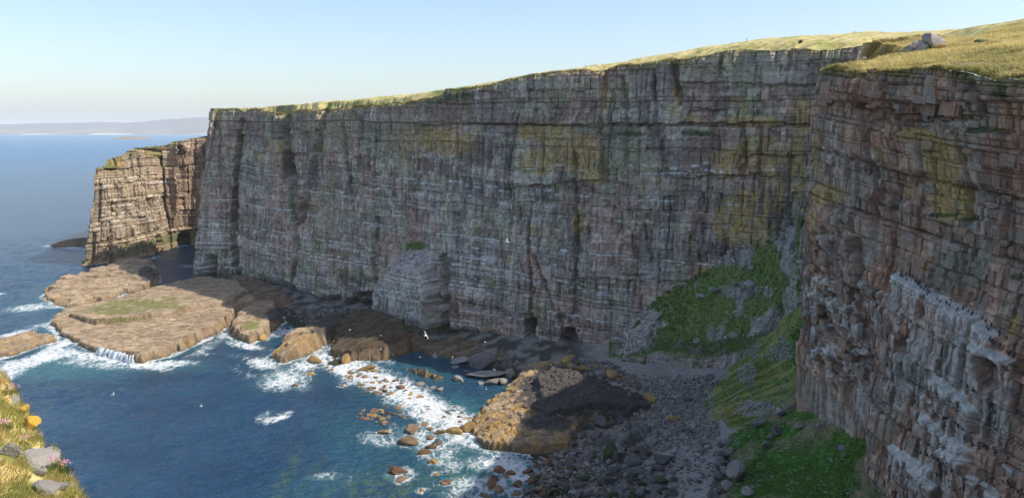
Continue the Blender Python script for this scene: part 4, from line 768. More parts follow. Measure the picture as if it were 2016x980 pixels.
for x, y, w, h, lb in [(1146, 727, 20, .8, 'orange lichened boulder beside the small sea cave'), (1206, 745, 28, .65, 'largest orange lichened boulder, below the turf ledge'), (1240, 786, 13, .7, 'smallest orange lichened stone on the back of the domed slab'), (1277, 788, 26, .55, 'orange lichened boulder at the landward end of the domed slab'), (1327, 829, 20, .7, 'lone orange stained boulder in the middle of the pebble beach'), (1123, 712, 26, .6, 'yellowish boulder pile stone at the cave mouth')]:
    boulder(x, y, w, 'ochre', h, zf=shore_z, label=lb, group='orange lichened boulders', name='lichened_boulder', sunk=.1 if x != 1240 else -.6)
for x, y, w, h, lb in [(1272, 850, 28, .85, 'blue black cube shaped boulder at the edge of the pebble beach'), (1303, 908, 38, .5, 'dark slab shaped boulder lying on the pebble beach'), (1221, 906, 30, 1.3, 'tall dark boulder standing on end in the beach hollow'), (1197, 902, 28, 1.3, 'tall dark boulder streaked with yellow weed in the beach hollow'), (1244, 872, 34, 1.2, None), (1180, 838, 22, 1.1, None), (1268, 893, 28, .8, None), (1249, 911, 30, .8, None), (1218, 834, 22, 1.1, None), (1236, 842, 20, 1.2, None), (1170, 862, 26, .7, None), (1190, 876, 30, .7, None), (1160, 842, 20, .8, None)]:
    boulder(x, y, w, 'dark' if 'weed' not in (lb or '') else 'greenweed', h, zf=shore_z, label=lb or ('{s} dark boulder in the hollow beside the domed slab, ' + ('by the pebbles' if x > 1240 else 'against the slab' if y < 850 else 'in its middle')), group='big dark boulders of the beach', name='beach_boulder')
rb = random.Random(8)
for q, n, lo, hi, kinds, lab in [([(1130, 870), (1260, 860), (1330, 980), (1070, 980)], 120, 10, 26, ['dark', 'dark', 'dark', 'grey', 'greenweed'], '{s} {c} boulder of the shaded beach, {z}'), ([(1060, 905), (1140, 880), (1130, 960), (1040, 980)], 26, 8, 18, ['red', 'greenweed', 'dark', 'tan'], '{s} {c} boulder among weed at the water edge of the shaded beach'),
                                 ([(1280, 800), (1390, 780), (1400, 980), (1300, 980)], 70, 7, 16, ['grey', 'grey', 'pale', 'dark'], '{s} {c} boulder of the upper pebble beach, {z}'), ([(560, 606), (690, 612), (760, 636), (650, 640)], 60, 7, 16, ['grey', 'dark', 'dark'], '{s} {c} boulder heaped at the foot of the shaded cliff'), ([(880, 690), (960, 700), (1040, 722), (900, 704)], 40, 6, 12, ['grey', 'dark'], '{s} {c} stone on the flat ledge below the cliff'), ([(1130, 712), (1200, 730), (1290, 775), (1200, 752)], 34, 8, 18, ['grey', 'dark', 'dark', 'ochre'], '{s} {c} boulder heaped behind the domed slab')]:
    for _ in range(n):
        x, y = in_quad(rb, q)
        w = lo + (hi - lo) * rb.random() ** 1.6
        boulder(x, y, w, rb.choice(kinds), rb.uniform(.5, .8), zf=shore_z, label=lab, group=lab.replace('{s} {c} ', '').replace(', {z}', '').replace('boulder', 'boulders').replace('stone', 'stones'), name='beach_boulder')
def visible_spot(f, px, py):
    d = ray(px, py); t = np.arange(60, 330, .3); q = d[None] * t[:, None]; z = H + q[:, 2]; g = f(q[:, 0], q[:, 1]); k = np.argmax(z <= g); return np.array([q[k, 0], q[k, 1], g[k]])
for x, y, w, k, h, lb in [(1380, 586, 13, 'pale', .7, 'pale boulder alone on the green part of the scree pyramid'), (1409, 573, 24, 'grey', .6, 'big boulder at the upper edge of the bare scree'), (1464, 572, 18, 'pale', .9, None), (1477, 567, 20, 'pale', 1.0, None), (1481, 581, 18, 'grey', .9, None), (1477, 536, 17, 'pale', .8, 'pale boulder high on the scree just below the green crest'), (1496, 518, 9, 'pale', .8, None), (1447, 560, 12, 'pale', .7, None)]:
    boulder(x, y, w, k, h, loc=visible_spot(pyr_f, x, y), label=lb or 'one of the large boulders in the cluster high on the scree', group='large boulders of the scree', name='scree_boulder', sunk=.15)
for x, y, w, k, h, lb in [(1506, 881, 22, 'grey', .7, 'grey boulder at the middle of the flowery slope, beside a smaller one'), (1575, 845, 17, 'pale', .9, 'pale grey pointed stone lying in the bare earth of the flowery slope'), (1530, 853, 18, 'dark', .7, 'darker stone on the flowery slope beside its brow'), (1516, 864, 13, 'grey', .7, None), (1639, 805, 18, 'grey', .8, 'brown grey stone near the top of the flowery slope'), (1447, 944, 42, 'grey', .9, 'large grey rock at the lower left lip of the flowery slope'), (1430, 962, 24, 'grey', .8, None), (1470, 975, 26, 'grey', .6, None), (1655, 885, 14, 'grey', .5, None), (1612, 842, 10, 'grey', .7, None), (1440, 895, 20, 'grey', .6, None), (1664, 900, 12, 'grey', .5, None)]:
    boulder(x, y, w, k, h, loc=visible_spot(cone_f, x, y), label=lb or '{s} {c} stone lying on the flowery slope', group='stones on the flowery slope', name='slope_stone', cat='stone', sunk=.15)
for k in range(30):
    f_ = rb.random(); x, y = (np.interp(f_, [0, 1], [1422, 1416]) + rb.uniform(-10, 10), 872 + 110 * f_) if k < 20 else (np.interp(f_, [0, 1], [1436, 1560]) + rb.uniform(-4, 4), np.interp(f_, [0, 1], [866, 802]) + rb.uniform(-3, 6))
    boulder(x, y, rb.uniform(9, 24), rb.choice(['grey', 'grey', 'pale', 'dark']), rb.uniform(.6, .9), loc=visible_spot(cone_f, x, y), label='{s} {c} broken rock along the brink of the flowery slope', group='rocks along the brink of the flowery slope', name='brink_rock', cat='rock', sunk=.2)
# small stones nobody would count
def stones_stuff(name, label, pos, size, kind, rs):
    n = len(pos); V0 = np.stack(BSM); nv = V0.shape[1]; k = rs.integers(0, len(BSM), n)
    a = rs.uniform(0, 6.28, n); ca, sa = np.cos(a), np.sin(a); sc = np.stack([rs.uniform(.8, 1.3, n), rs.uniform(.7, 1.1, n), rs.uniform(.45, .9, n)], 1) * size[:, None]
    V = V0[k] * sc[:, None, :]; X = V[..., 0] * ca[:, None] - V[..., 1] * sa[:, None]; Y = V[..., 0] * sa[:, None] + V[..., 1] * ca[:, None]
    tl = rs.normal(0, .3, n)[:, None]; Z = V[..., 2] + X * tl
    V = np.stack([X, Y, Z], -1) + pos[:, None, :]; Fc = (ICO1[1][None] + (np.arange(n) * nv)[:, None, None]).reshape(-1, 3)
    t = rs.uniform(.6, 1.35, n)[:, None]; base = np.array(kind[0]) * (1 - (u := rs.random((n, 1)))) + np.array(kind[1]) * u; col = np.repeat((base * t)[:, None, :], nv, 1)
    o = link(name, raw_mesh(name, V.reshape(-1, 3), Fc, M['shelf'], col.reshape(-1, 3), False)); tag(o, label, None, None, 'stuff'); return o
rs = np.random.default_rng(12)
def scatter(quads, n, f, lo, hi, rs, mask=None):
    out = []; sz = []
    for q, m in zip(quads, n):
        a, b, c, d = [P(*p)[:2] for p in q]; u, v = rs.random((2, m)); u = u[:, None]; v = v[:, None]
        xy = (a * (1 - u) + b * u) * (1 - v) + (d * (1 - u) + c * u) * v; out.append(xy); sz.append(lo + (hi - lo) * rs.random(m) ** 3)
    xy = np.concatenate(out); s = np.concatenate(sz); z = f(xy[:, 0], xy[:, 1]) + s * .15; return np.stack([xy[:, 0], xy[:, 1], z], 1), s
pos, s = scatter([[(1120, 870, 3), (1290, 800, 5), (1410, 775, 7), (1420, 990, 7)], [(1040, 900, 0.5), (1140, 880, 2), (1340, 990, 5), (1030, 1000, 1)], [(1280, 800, 5), (1395, 765, 7), (1420, 880, 7), (1300, 880, 5)], [(1220, 752, 8), (1400, 745, 8), (1430, 800, 7), (1290, 805, 6)]], [2400, 1500, 1800, 1500], shore_z, .18, .85, rs)
ps2 = np.array([visible_spot(shore_z, rs.uniform(1225, 1440), rs.uniform(738, 800)) for _ in range(1100)]); pos = np.concatenate([pos, ps2 + np.array([0, 0, .05])]); s = np.concatenate([s, .15 + .7 * rs.random(1100) ** 3])
stones_stuff('pebbles', 'grey pebbles and small stones covering the shaded beach', pos, s, ((.35, .31, .265), (.19, .17, .15)), rs)
pos, s = scatter([[(545, 600, 3), (700, 612, 3), (780, 640, 2), (620, 645, 1)], [(860, 684, 3), (950, 694, 3), (1060, 720, 3), (900, 706, 2)], [(1120, 705, 6), (1200, 715, 8), (1300, 775, 7), (1180, 740, 8)]], [900, 500, 500], shore_z, .25, .9, rs)
stones_stuff('rubble', 'dark rubble along the foot of the shaded cliff', pos, s, ((.24, .215, .19), (.14, .128, .115)), rs)
def scatter_poly(poly, n, f, lo, hi, rs, keepf):
    lo2, hi2 = poly.min(0), poly.max(0); x = rs.uniform(lo2[0], hi2[0], n); y = rs.uniform(lo2[1], hi2[1], n); z = f(x, y); px, py = proj(x, y, z)
    k = (inpoly_sd(x, y, poly) > -.3) & keepf(px, py, x, y); x, y, z = x[k], y[k], z[k]; s = lo + (hi - lo) * rs.random(len(x)) ** 3; return np.stack([x, y, z + s * .2], 1), s
ppoly = np.asarray([p[:2] for p in PYR_POLY]); fpoly = np.asarray([p[:2] for p in FAN_POLY]); cpoly = np.asarray([p[:2] for p in CONE_POLY])
pos, s = scatter_poly(ppoly, 13000, pyr_f, .14, .7, rs, lambda px, py, x, y: blob_mask(px, py, PYR_GREEN, fbm(x / 2, y / 2, 331, 4)) < .5)
stones_stuff('scree', 'angular pale grey scree on the pyramid slope', pos, s, ((.58, .525, .455), (.40, .36, .315)), rs)
pos, s = scatter_poly(fpoly, 5000, fan_f, .12, .55, rs, lambda px, py, x, y: blob_mask(px, py, [(1470, 735, 24, 24, .9), (1460, 690, 50, 20, .8), (1540, 690, 36, 26, .8), (1490, 805, 50, 18, .9), (1420, 730, 18, 34, .8), (1395, 800, 16, 50, .9), (1560, 800, 50, 16, .6)], fbm(x / 2, y / 2, 341, 4)) > .4)
stones_stuff('scree', 'loose grey stones in patches on the yellow green slope', pos, s, ((.46, .44, .4), (.32, .3, .275)), rs)
pos, s = scatter_poly(cpoly, 3000, cone_f, .06, .4, rs, lambda px, py, x, y: (blob_mask(px, py, [(1440, 900, 30, 50, 1), (1450, 960, 40, 30, 1), (1660, 880, 20, 30, .8), (1560, 830, 90, 8, .7), (1680, 950, 20, 40, .8)], fbm(x / 2, y / 2, 352, 4)) > .4))
stones_stuff('scree', 'loose stones along the lip of the flowery slope', pos, s, ((.36, .34, .31), (.22, .2, .185)), rs)
# ================================================================== the sea
def axis(lo, hi, step, far_lo, far_hi, g):
    a = list(np.arange(lo, hi, step)); s = step; x = a[-1]; up = []
    while x < far_hi: s *= g; x += s; up.append(x)
    s = step; x = lo; dn = []
    while x > far_lo: s *= g; x -= s; dn.append(x)
    return np.array(dn[::-1] + a + up)
sx = axis(-330, 56, 1.05, -40000, 40000, 1.10); sy = axis(95, 560, 1.05, -1500, 40000, 1.06)
gx, gy = np.meshgrid(sx, sy, indexing='ij'); px, py = proj(gx, gy, 0 * gx); vis = gy > 5
near = (gx > -420) & (gx < 70) & (gy > 80) & (gy < 800)
foam = np.zeros(gx.shape); shal = np.zeros(gx.shape)
def fblob(lst):
    m = np.zeros(gx.shape)
    for x, y, rx, ry, ang, a in lst:
        ca, sa = math.cos(math.radians(ang)), math.sin(math.radians(ang)); u, v = (px - x) * ca + (py - y) * sa, -(px - x) * sa + (py - y) * ca
        m = np.maximum(m, a * np.exp(-((u / rx) ** 2 + (v / ry) ** 2) ** 1.3))
    return m * vis
FO = [(700, 735, 130, 22, 24, .9), (820, 790, 130, 34, 32, 1.0), (760, 755, 120, 26, 28, .85), (900, 840, 60, 40, 30, .95), (840, 870, 80, 30, 15, .7), (560, 745, 60, 26, -10, .75), (520, 715, 40, 14, 5, .75), (600, 720, 40, 16, -15, .8), (590, 760, 30, 14, 10, .55), (985, 915, 75, 22, 5, .95), (960, 955, 90, 24, 0, .8), (1020, 930, 40, 20, 30, .9), (930, 975, 80, 20, 0, .55), (870, 905, 60, 24, 20, .55), (745, 865, 50, 16, 10, .6),
      (545, 823, 34, 7, -14, .82), (520, 817, 22, 7, -25, .6), (560, 813, 26, 5, -10, .55), (540, 818, 52, 15, -10, .3), (570, 650, 60, 10, -12, .75), (640, 640, 50, 10, -10, .5), (600, 665, 26, 8, -20, .6), (60, 712, 100, 14, -14, .95), (160, 700, 70, 14, 10, .8), (250, 712, 90, 12, 8, .95), (330, 716, 60, 8, -2, .85), (100, 690, 60, 14, -25, .8), (200, 715, 120, 16, 3, .55), (20, 735, 60, 14, -25, .75), (410, 682, 46, 10, -28, .55), (445, 655, 24, 10, -30, .8), (480, 680, 40, 8, 10, .85), (470, 700, 50, 12, 5, .35),
      (60, 605, 60, 8, -6, .7), (105, 596, 24, 6, -20, .7), (130, 487, 50, 4, 3, .8), (90, 640, 40, 6, -8, .55), (20, 660, 60, 7, -12, .7), (0, 577, 14, 3, 0, .7), (640, 938, 60, 12, -6, .42), (700, 745, 40, 20, 0, .5), (530, 592, 14, 4, 0, .8), (220, 588, 16, 5, -8, .95), (300, 508, 30, 4, -10, .5), (370, 524, 24, 5, 0, .5), (790, 935, 40, 14, 0, .6), (420, 640, 10, 6, 0, .3), (470, 730, 60, 14, 20, .3), (390, 700, 50, 6, -12, .4), (700, 940, 60, 16, -20, .28)]
foam = fblob(FO)
for fx_, fy_, r, a in FOAMPTS:
    i0, i1 = np.searchsorted(sx, [fx_ - 3 * r, fx_ + 3 * r]); j0, j1 = np.searchsorted(sy, [fy_ - 3 * r, fy_ + 3 * r]); s_ = np.s_[i0:i1, j0:j1]
    foam[s_] = np.maximum(foam[s_], .75 * a * np.exp(-(np.hypot(gx[s_] - fx_, gy[s_] - fy_) / r / 1.15) ** 2))
for k, poly in enumerate(SLABS):
    lo, hi = poly.min(0) - 10, poly.max(0) + 10; i0, i1 = np.searchsorted(sx, [lo[0], hi[0]]); j0, j1 = np.searchsorted(sy, [lo[1], hi[1]]); s_ = np.s_[i0:i1, j0:j1]
    d = -inpoly_sd(gx[s_], gy[s_], poly); lee = sst(1080, 960, px[s_]) ; foam[s_] = np.maximum(foam[s_], .62 * np.exp(-(np.maximum(d - .5, 0) / 2.0) ** 2) * (1 - .75 * sst(760, 800, px[s_]) * sst(770, 740, py[s_])))
    shal[s_] = np.maximum(shal[s_], .5 * np.exp(-(np.maximum(d, 0) / 6) ** 2))
foam *= 1 - .93 * fblob([(900, 752, 120, 26, 18, 1), (1000, 770, 60, 18, 10, 1), (820, 712, 60, 12, 18, .9), (860, 730, 70, 14, 18, 1)])
shal = np.maximum(shal, fblob([(880, 880, 120, 70, 20, .75), (960, 940, 130, 50, 0, .9), (720, 860, 90, 60, 10, .45), (650, 950, 150, 40, -15, .35), (100, 725, 160, 26, 0, .8), (300, 720, 120, 14, 0, .75), (560, 740, 70, 30, 0, .55), (760, 770, 160, 40, 28, .6), (920, 800, 50, 20, 20, .8), (60, 608, 60, 12, 0, .5)]))
kelp = fblob([(560, 945, 12, 60, 28, .7), (610, 940, 10, 50, 35, .5), (650, 960, 14, 40, 20, .7), (720, 960, 50, 30, 0, .7), (760, 950, 40, 30, 0, .7), (770, 975, 60, 20, 0, .8), (820, 945, 40, 20, 0, .6), (900, 930, 50, 30, 0, .5), (880, 965, 60, 20, 0, .5), (760, 930, 16, 40, -10, .6)])
slick = fbm(gx / 900 + 3, gy / 160, 401, 4)
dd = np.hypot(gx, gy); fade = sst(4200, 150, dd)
amp = sst(900, 500, dd)
wz = ((fbm((gx * .8 + gy * .6) / 9, (gx * -.6 + gy * .8) / 22, 402, 3) - .5) * .9 + (fbm(gx / 3.2, gy / 4.5, 403, 3) - .5) * .55) * amp * near + foam * .25 * (fbm(gx / 1.6, gy / 1.6, 404, 3)) * near
sea_me = grid_mesh('sea', np.stack([gx, gy, wz], -1), [], None, True, {'foam': foam, 'shallow': shal, 'kelp': kelp, 'fade': fade, 'slick': slick})
m, t, N, L, b = nt('sea_water'); M['sea'] = m
v = mapping(t, (1, 1, 1)); v2 = mapping(t, (1, .55, 1), (0, 0, .55)); fo = attr(t, 'foam', 'Fac'); fd = attr(t, 'fade', 'Fac')
big = noise(t, .03, 3, .5, v)
deep = mixn(t, ramp(t, big, [(.35, 0.0), (.65, 1.0)]), (.012, .050, .110), (.02, .075, .15))
deep = mixn(t, ramp(t, attr(t, 'slick', 'Fac'), [(.42, 0.0), (.62, .55)]), deep, (.026, .07, .13))
deep = mixn(t, fd, (.06, .17, .30), deep)  # far water painted paler, standing in for sky reflected at low angles
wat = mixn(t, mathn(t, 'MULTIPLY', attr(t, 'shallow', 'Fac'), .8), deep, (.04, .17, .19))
kn = noise(t, .35, 4, .6, v, 1.0)
wat = mixn(t, mathn(t, 'MULTIPLY', attr(t, 'kelp', 'Fac'), ramp(t, kn, [(.42, 0.0), (.6, 1.0)])), wat, (.085, .15, .075))
f1 = noise(t, .16, 6, .62, v2, 1.2); f2 = noise(t, .9, 5, .65, v, 1.5)
wv_ = N.new('ShaderNodeTexNoise'); wv_.inputs['Scale'].default_value = .35; wv_.inputs['Detail'].default_value = 4; L.new(v, wv_.inputs['Vector'])
va = N.new('ShaderNodeVectorMath'); va.operation = 'SCALE'; va.inputs[3].default_value = 5.0; L.new(wv_.outputs['Color'], va.inputs[0]); vb = N.new('ShaderNodeVectorMath'); vb.operation = 'ADD'; L.new(v2, vb.inputs[0]); L.new(va.outputs[0], vb.inputs[1])
vo = N.new('ShaderNodeTexVoronoi'); vo.feature = 'DISTANCE_TO_EDGE'; vo.inputs['Scale'].default_value = .42; L.new(vb.outputs[0], vo.inputs['Vector'])
lace = mathn(t, 'SUBTRACT', .42, mathn(t, 'MULTIPLY', vo.outputs['Distance'], 1.9))
fm = mathn(t, 'ADD', mathn(t, 'ADD', mathn(t, 'MULTIPLY', mathn(t, 'SUBTRACT', f1, .5), 1.5), mathn(t, 'MULTIPLY', mathn(t, 'SUBTRACT', f2, .5), .8)), lace)
fmask = mathn(t, 'MULTIPLY', mathn(t, 'ADD', mathn(t, 'MULTIPLY', fo, 1.3), mathn(t, 'SUBTRACT', fm, .72)), 1.9, True)
fmask = mathn(t, 'MULTIPLY', fmask, ramp(t, fo, [(.03, 0.0), (.14, 1.0)]))
milk = mathn(t, 'MULTIPLY', ramp(t, fo, [(.25, 0.0), (.8, 1.0)]), .6)
wat = mixn(t, milk, wat, (.26, .45, .46))
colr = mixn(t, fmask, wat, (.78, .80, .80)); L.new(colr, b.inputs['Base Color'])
L.new(mathn(t, 'ADD', mathn(t, 'MULTIPLY', fmask, .6), mathn(t, 'SUBTRACT', .34, mathn(t, 'MULTIPLY', fd, .2))), b.inputs['Roughness']); b.inputs['IOR'].default_value = 1.33
w1 = noise(t, .22, 5, .6, mapping(t, (1, 1.9, 1), (0, 0, .45))); w2 = noise(t, .9, 4, .6, mapping(t, (1, 1.5, 1), (0, 0, .3)))
hh = mathn(t, 'MULTIPLY', mathn(t, 'ADD', mathn(t, 'MULTIPLY', w1, 2.4), mathn(t, 'MULTIPLY', w2, .75)), mathn(t, 'ADD', mathn(t, 'MULTIPLY', fd, .75), .25))
L.new(bump(t, mathn(t, 'ADD', hh, mathn(t, 'MULTIPLY', fmask, .25)), 1.0, 1.0), b.inputs['Normal'])
sea_me.materials.append(m)
sea = link('sea', sea_me); tag(sea, kind='structure')

# white water falling off the edge of the largest shelf
m, t, N, L, b = nt('white_water'); M['white_water'] = m; n1 = noise(t, 1.5, 5, .6, mapping(t, (3, 3, .5)))
L.new(mixn(t, ramp(t, n1, [(.4, 0.0), (.6, 1.0)]), (.42, .5, .52), (.82, .84, .85)), b.inputs['Base Color']); b.inputs['Roughness'].default_value = .6
rc = random.Random(4); VV = []; FF = []
for k in range(46):
    u = rc.random(); u = u ** 1.4; xa = 196 + 70 * u + rc.uniform(-4, 4); ya = 684 + 15 * u + rc.uniform(-2, 2); a = P(xa, ya, 2.3 + rc.uniform(-.3, .5)); bb = P(xa - 2 + rc.uniform(-3, 3), ya + 12 + 4 * u, 0.05)
    wv = rc.uniform(.2, 1.1); dr = np.array([.85, -.5, 0]) * wv; n0 = len(VV)
    for q in range(6):
        f_ = q / 5; c0 = a + (bb - a) * f_ + np.array([0, -1.4 * math.sin(f_ * 1.5) * .6, 0]); c0[2] = a[2] + (bb[2] - a[2]) * f_ ** 1.6; wq = (.6 + .8 * f_) * (1 + rc.uniform(-.2, .2))
        VV += [c0 - dr * wq, c0 + np.array([-.25, -.45, .12]) * wv, c0 + dr * wq]
    for q in range(5):
        for r_ in (0, 1): i = n0 + q * 3 + r_; FF.append([i, i + 1, i + 4, i + 3])
cas = link('cascade', raw_mesh('cascade', np.array(VV), np.array(FF), M['white_water'], None, True)); tag(cas, 'white water spilling off the rim of the largest tan shelf', kind='stuff')

# ================================================================== far coast
hx = np.linspace(-14000, 15000, 420); hy = np.concatenate([[14700, 14850], np.linspace(15000, 21000, 26)])
gx, gy = np.meshgrid(hx, hy, indexing='ij'); pxh = CX + F * gx / gy
sky_px = np.interp(pxh, [-60, 0, 40, 90, 140, 200, 260, 300, 340, 380, 420, 700, 2100], [247, 246, 244.5, 243, 242.5, 240, 242, 239.5, 235.5, 234.5, 233.5, 238, 244])
crest = (EYE - sky_px) / F * 17500 + H; k = (gy - 14700) / 6300
z = crest * (.22 * sst(0.0, .12, k) + .78 * sst(.1, .5, k)) * (1 - .25 * sst(.6, 1, k)) * (.86 + .28 * fbm(gx / 900, gy / 700, 411, 4)) - 4 * (k <= 0)
n = fbm(gx / 400, gy / 300, 412, 4); c = mixc(np.broadcast_to(np.array((.15, .115, .085)), gx.shape + (3,)), (.27, .23, .13), sst(.45, .62, n) * sst(.35, .1, k)); c = mixc(c, (.12, .10, .10), sst(.3, .6, k) * .6)
beach = (((pxh > 52) & (pxh < 99)) | ((pxh > 186) & (pxh < 268))) & (k < .045); c = np.where(beach[..., None], np.array((.8, .72, .58)), c)
hl = link('far_hills', grid_mesh('far_hills', np.stack([gx, gy, z], -1), M['turf'], c, True)); tag(hl, 'hazy brown hills with two pale beaches across the sea', kind='structure')
ix, iy = np.meshgrid(np.linspace(-1, 1, 60), np.linspace(-1, 1, 16), indexing='ij'); c0 = P(262, 274.0, 0)
izz = 22 * np.clip(1 - ix ** 2 - iy ** 2, -.2, 1) ** .7 * (.3 + 1.1 * fbm(ix * 6, iy * 2, 421, 3)) if False else 26 * np.clip(1 - ix ** 2 - iy ** 2, 0, 1) ** .6 * (.25 + 1.1 * fbm(ix * 5 + 9, iy * 2, 421, 3)) - 1
ws = 34 / F * c0[1]; isl = link('low_island', grid_mesh('low_island', np.stack([c0[0] + ix * ws, c0[1] + iy * 300, izz], -1), M['turf'], np.broadcast_to(np.array((.22, .17, .12)), ix.shape + (3,)), True)); tag(isl, 'low rocky island lying off the far beaches', 'island')

# ================================================================== grassy bank by the viewpoint
EDGE = [(-260, 640, 22), (-120, 690, 18.5), (-40, 718, 16.5), (2, 736, 15.2), (22, 762, 14.4), (32, 790, 13.8), (40, 806, 13.4), (62, 830, 12.8), (76, 850, 12.3), (100, 868, 11.7), (106, 892, 11.2), (110, 912, 10.8), (132, 934, 10.3), (150, 952, 9.8), (172, 984, 9.3), (215, 1050, 8.2), (300, 1180, 6.6)]
E3 = np.array([PY(*e) for e in EDGE]); bpoly = np.concatenate([E3[:, :2], [[-3.0, 2.5], [-3, -4], [-30, -4], [-30, 26]]])
ef = rbf([tuple(e) for e in E3] + [(-14, 8, 82.0), (-10, 4, 82.2), (-20, 14, 83), (-22, 0, 83), (-5, 0, 82.6), (-26, 22, 82), (-8, 7.5, 81.0), (-11, 11, 81.2), (-14, 14.5, 81.0)])
x, y = np.meshgrid(np.arange(-27, -.5, .09), np.arange(-3, 25, .09), indexing='ij')
def bank_z(x, y):
    sd = inpoly_sd(x, y, bpoly) + (fbm(x / .5, y / .5, 431, 3) - .5) * .35
    z = ef(x, y) + (fbm(x / 1.3, y / 1.3, 432, 3) - .5) * .5 + (fbm(x / .3, y / .3, 433, 3) - .5) * .12
    return np.where(sd < 0, z - np.clip(-sd * 3.2, 0, 9) ** 1.0, z - .18 * sst(.5, 0, sd)), sd
z, sd = bank_z(x, y); pxb, pyb = proj(x, y, z); n = fbm(x / .7, y / .7, 434, 4)
c = mixc(np.broadcast_to(np.array((.52, .42, .18)), x.shape + (3,)), (.17, .18, .04), sst(.42, .6, n)); c = mixc(c, (.14, .10, .06), .7 * sst(-.05, -.5, sd)); c = mixc(c, (.25, .23, .21), sst(-.3, -1, sd) * .8)
kp = sd > -3; keep = kp[:-1, :-1] | kp[1:, 1:]
bank = link('grassy_bank', grid_mesh('grassy_bank', np.stack([x, y, z], -1), M['turf'], c, True, keep=keep)); tag(bank, 'sunlit grassy bank with grey stones and pink flowers dropping to the sea', kind='structure')
def bank_hit(px, py):
    d = ray(px, py); t = np.arange(5, 26, .03); q = d[None] * t[:, None]; g, _ = bank_z(q[:, 0], q[:, 1]); k = np.argmax(H + q[:, 2] <= g); return np.array([q[k, 0], q[k, 1], g[k]])
for x_, y_, w, k, h, lb in [(18, 893, 46, 'bankrock', .7, 'plain grey stone at the left edge of the grassy bank'), (74, 912, 52, 'bankrock', .8, 'big grey stone speckled with white lichen in the middle of the bank'), (98, 900, 26, 'bankrock', .9, 'upright speckled stone at the brink of the bank'), (62, 836, 26, 'lichen', .9, 'stone covered with bright orange lichen on the brink of the bank'), (50, 812, 20, 'lichen', .8, 'smaller orange lichened stone, higher up the brink'), (25, 792, 20, 'bankrock', 1.0, 'grey stone below the topmost pink flowers'), (92, 968, 44, 'bankrock', .6, 'flat grey stone beside an earthy hollow low on the bank'), (126, 962, 34, 'bankrock', .6, 'lowest grey stone on the bank, among straw coloured grass'), (80, 935, 30, 'bankrock', .6, 'speckled stone wedged under the big speckled one')]:
    p = bank_hit(x_, y_); o = boulder(0, 0, w * .85, k, h, loc=p, label=lb, name='stone', cat='stone', sunk=.2); o['group'] = 'stones of the grassy bank'
# blades of grass
def blades(name, label, base, nrm_len, width, lean, cols, rs, mat='blades'):
    n = len(base); a = rs.uniform(0, 6.28, n); w = width * rs.uniform(.6, 1.3, n); l = nrm_len * rs.uniform(.5, 1.25, n)
    side = np.stack([np.cos(a) * w, np.sin(a) * w, 0 * a], 1); tipd = lean + rs.normal(0, .28, (n, 3)); tipd[:, 2] = np.abs(tipd[:, 2]) * .6 + .5; tipd /= np.linalg.norm(tipd, axis=1)[:, None]
    mid = base + tipd * l[:, None] * .55 + np.array([0, 0, .12]) * l[:, None]; tip = base + tipd * l[:, None] + lean * l[:, None] * .35
    V = np.stack([base - side, base + side, mid - side * .6, mid + side * .6, tip], 1).reshape(-1, 3); i = np.arange(n)[:, None] * 5
    Fc = np.concatenate([i + np.array([[0, 1, 3]]), i + np.array([[0, 3, 2]]), i + np.array([[2, 3, 4]])]); o = link(name, raw_mesh(name, V, Fc, M[mat], np.repeat(cols, 5, 0), False)); tag(o, label, kind='stuff'); return o
rs = np.random.default_rng(21)
xb = rs.uniform(-17, -3.5, 260000); yb = rs.uniform(5.5, 18, 260000); zb, sdb = bank_z(xb, yb); pb, qb = proj(xb, yb, zb); k = (sdb > -.35) & (pb < 260) & (pb > -60) & (qb > 690) & (qb < 1040)
pat = fbm(xb / .45, yb / .45, 441, 3); rockm = blob_mask(pb, qb, [(18, 893, 26, 22, 1), (76, 910, 28, 34, 1), (96, 968, 24, 14, 1), (126, 962, 16, 12, 1), (26, 793, 10, 12, 1), (64, 838, 12, 14, 1), (70, 955, 18, 14, 1)], .5 + 0 * pb); k &= rockm < .5
xb, yb, zb, pat = xb[k], yb[k], zb[k], pat[k]; cols = mixc(np.broadcast_to(np.array((.7, .54, .2)), (len(xb), 3)), (.45, .44, .11), sst(.42, .58, pat)); cols = cols * rs.uniform(.65, 1.3, (len(xb), 1)); st = rs.random(len(xb)) < .15; cols[st] = np.array((.68, .58, .36))
blades('grass', 'long straw and green grass of the bank', np.stack([xb, yb, zb - .02], 1), .15, .007, np.array([.55, -.25, .6]), cols, rs)
# turf tussocks on the clifftop
tri = land_me; co = np.empty(len(tri.vertices) * 3, np.float32); tri.vertices.foreach_get('co', co); co = co.reshape(-1, 3); lp, lq = proj(co[:, 0], co[:, 1], co[:, 2]); dl = np.hypot(co[:, 0], co[:, 1])
LV = np.stack([PX, PYY, PZ], -1); LC = tc
def on_land(n, sel, rs):
    i, j = np.nonzero(sel[:-1, :-1]); ar = np.linalg.norm(np.cross(LV[i + 1, j] - LV[i, j], LV[i, j + 1] - LV[i, j]), axis=1); q = rs.choice(len(i), n, p=ar / ar.sum()); i, j = i[q], j[q]; u = rs.random((n, 1)); v = rs.random((n, 1))
    return LV[i, j] * (1 - u) * (1 - v) + LV[i + 1, j] * u * (1 - v) + LV[i + 1, j + 1] * u * v + LV[i, j + 1] * (1 - u) * v, LC[i, j]
lpx, lpy = proj(LV[..., 0], LV[..., 1], LV[..., 2]); ld = np.hypot(LV[..., 0], LV[..., 1]); vw = (lpx > 1560) & (lpx < 2080) & (lpy < 240) & (lpy > 20) & (LV[..., 1] > 30)
bp, bc = on_land(80000, vw & (ld < 175), rs); bc = mixc(bc, (.6, .5, .22), .5) * rs.uniform(.7, 1.35, (len(bp), 1))
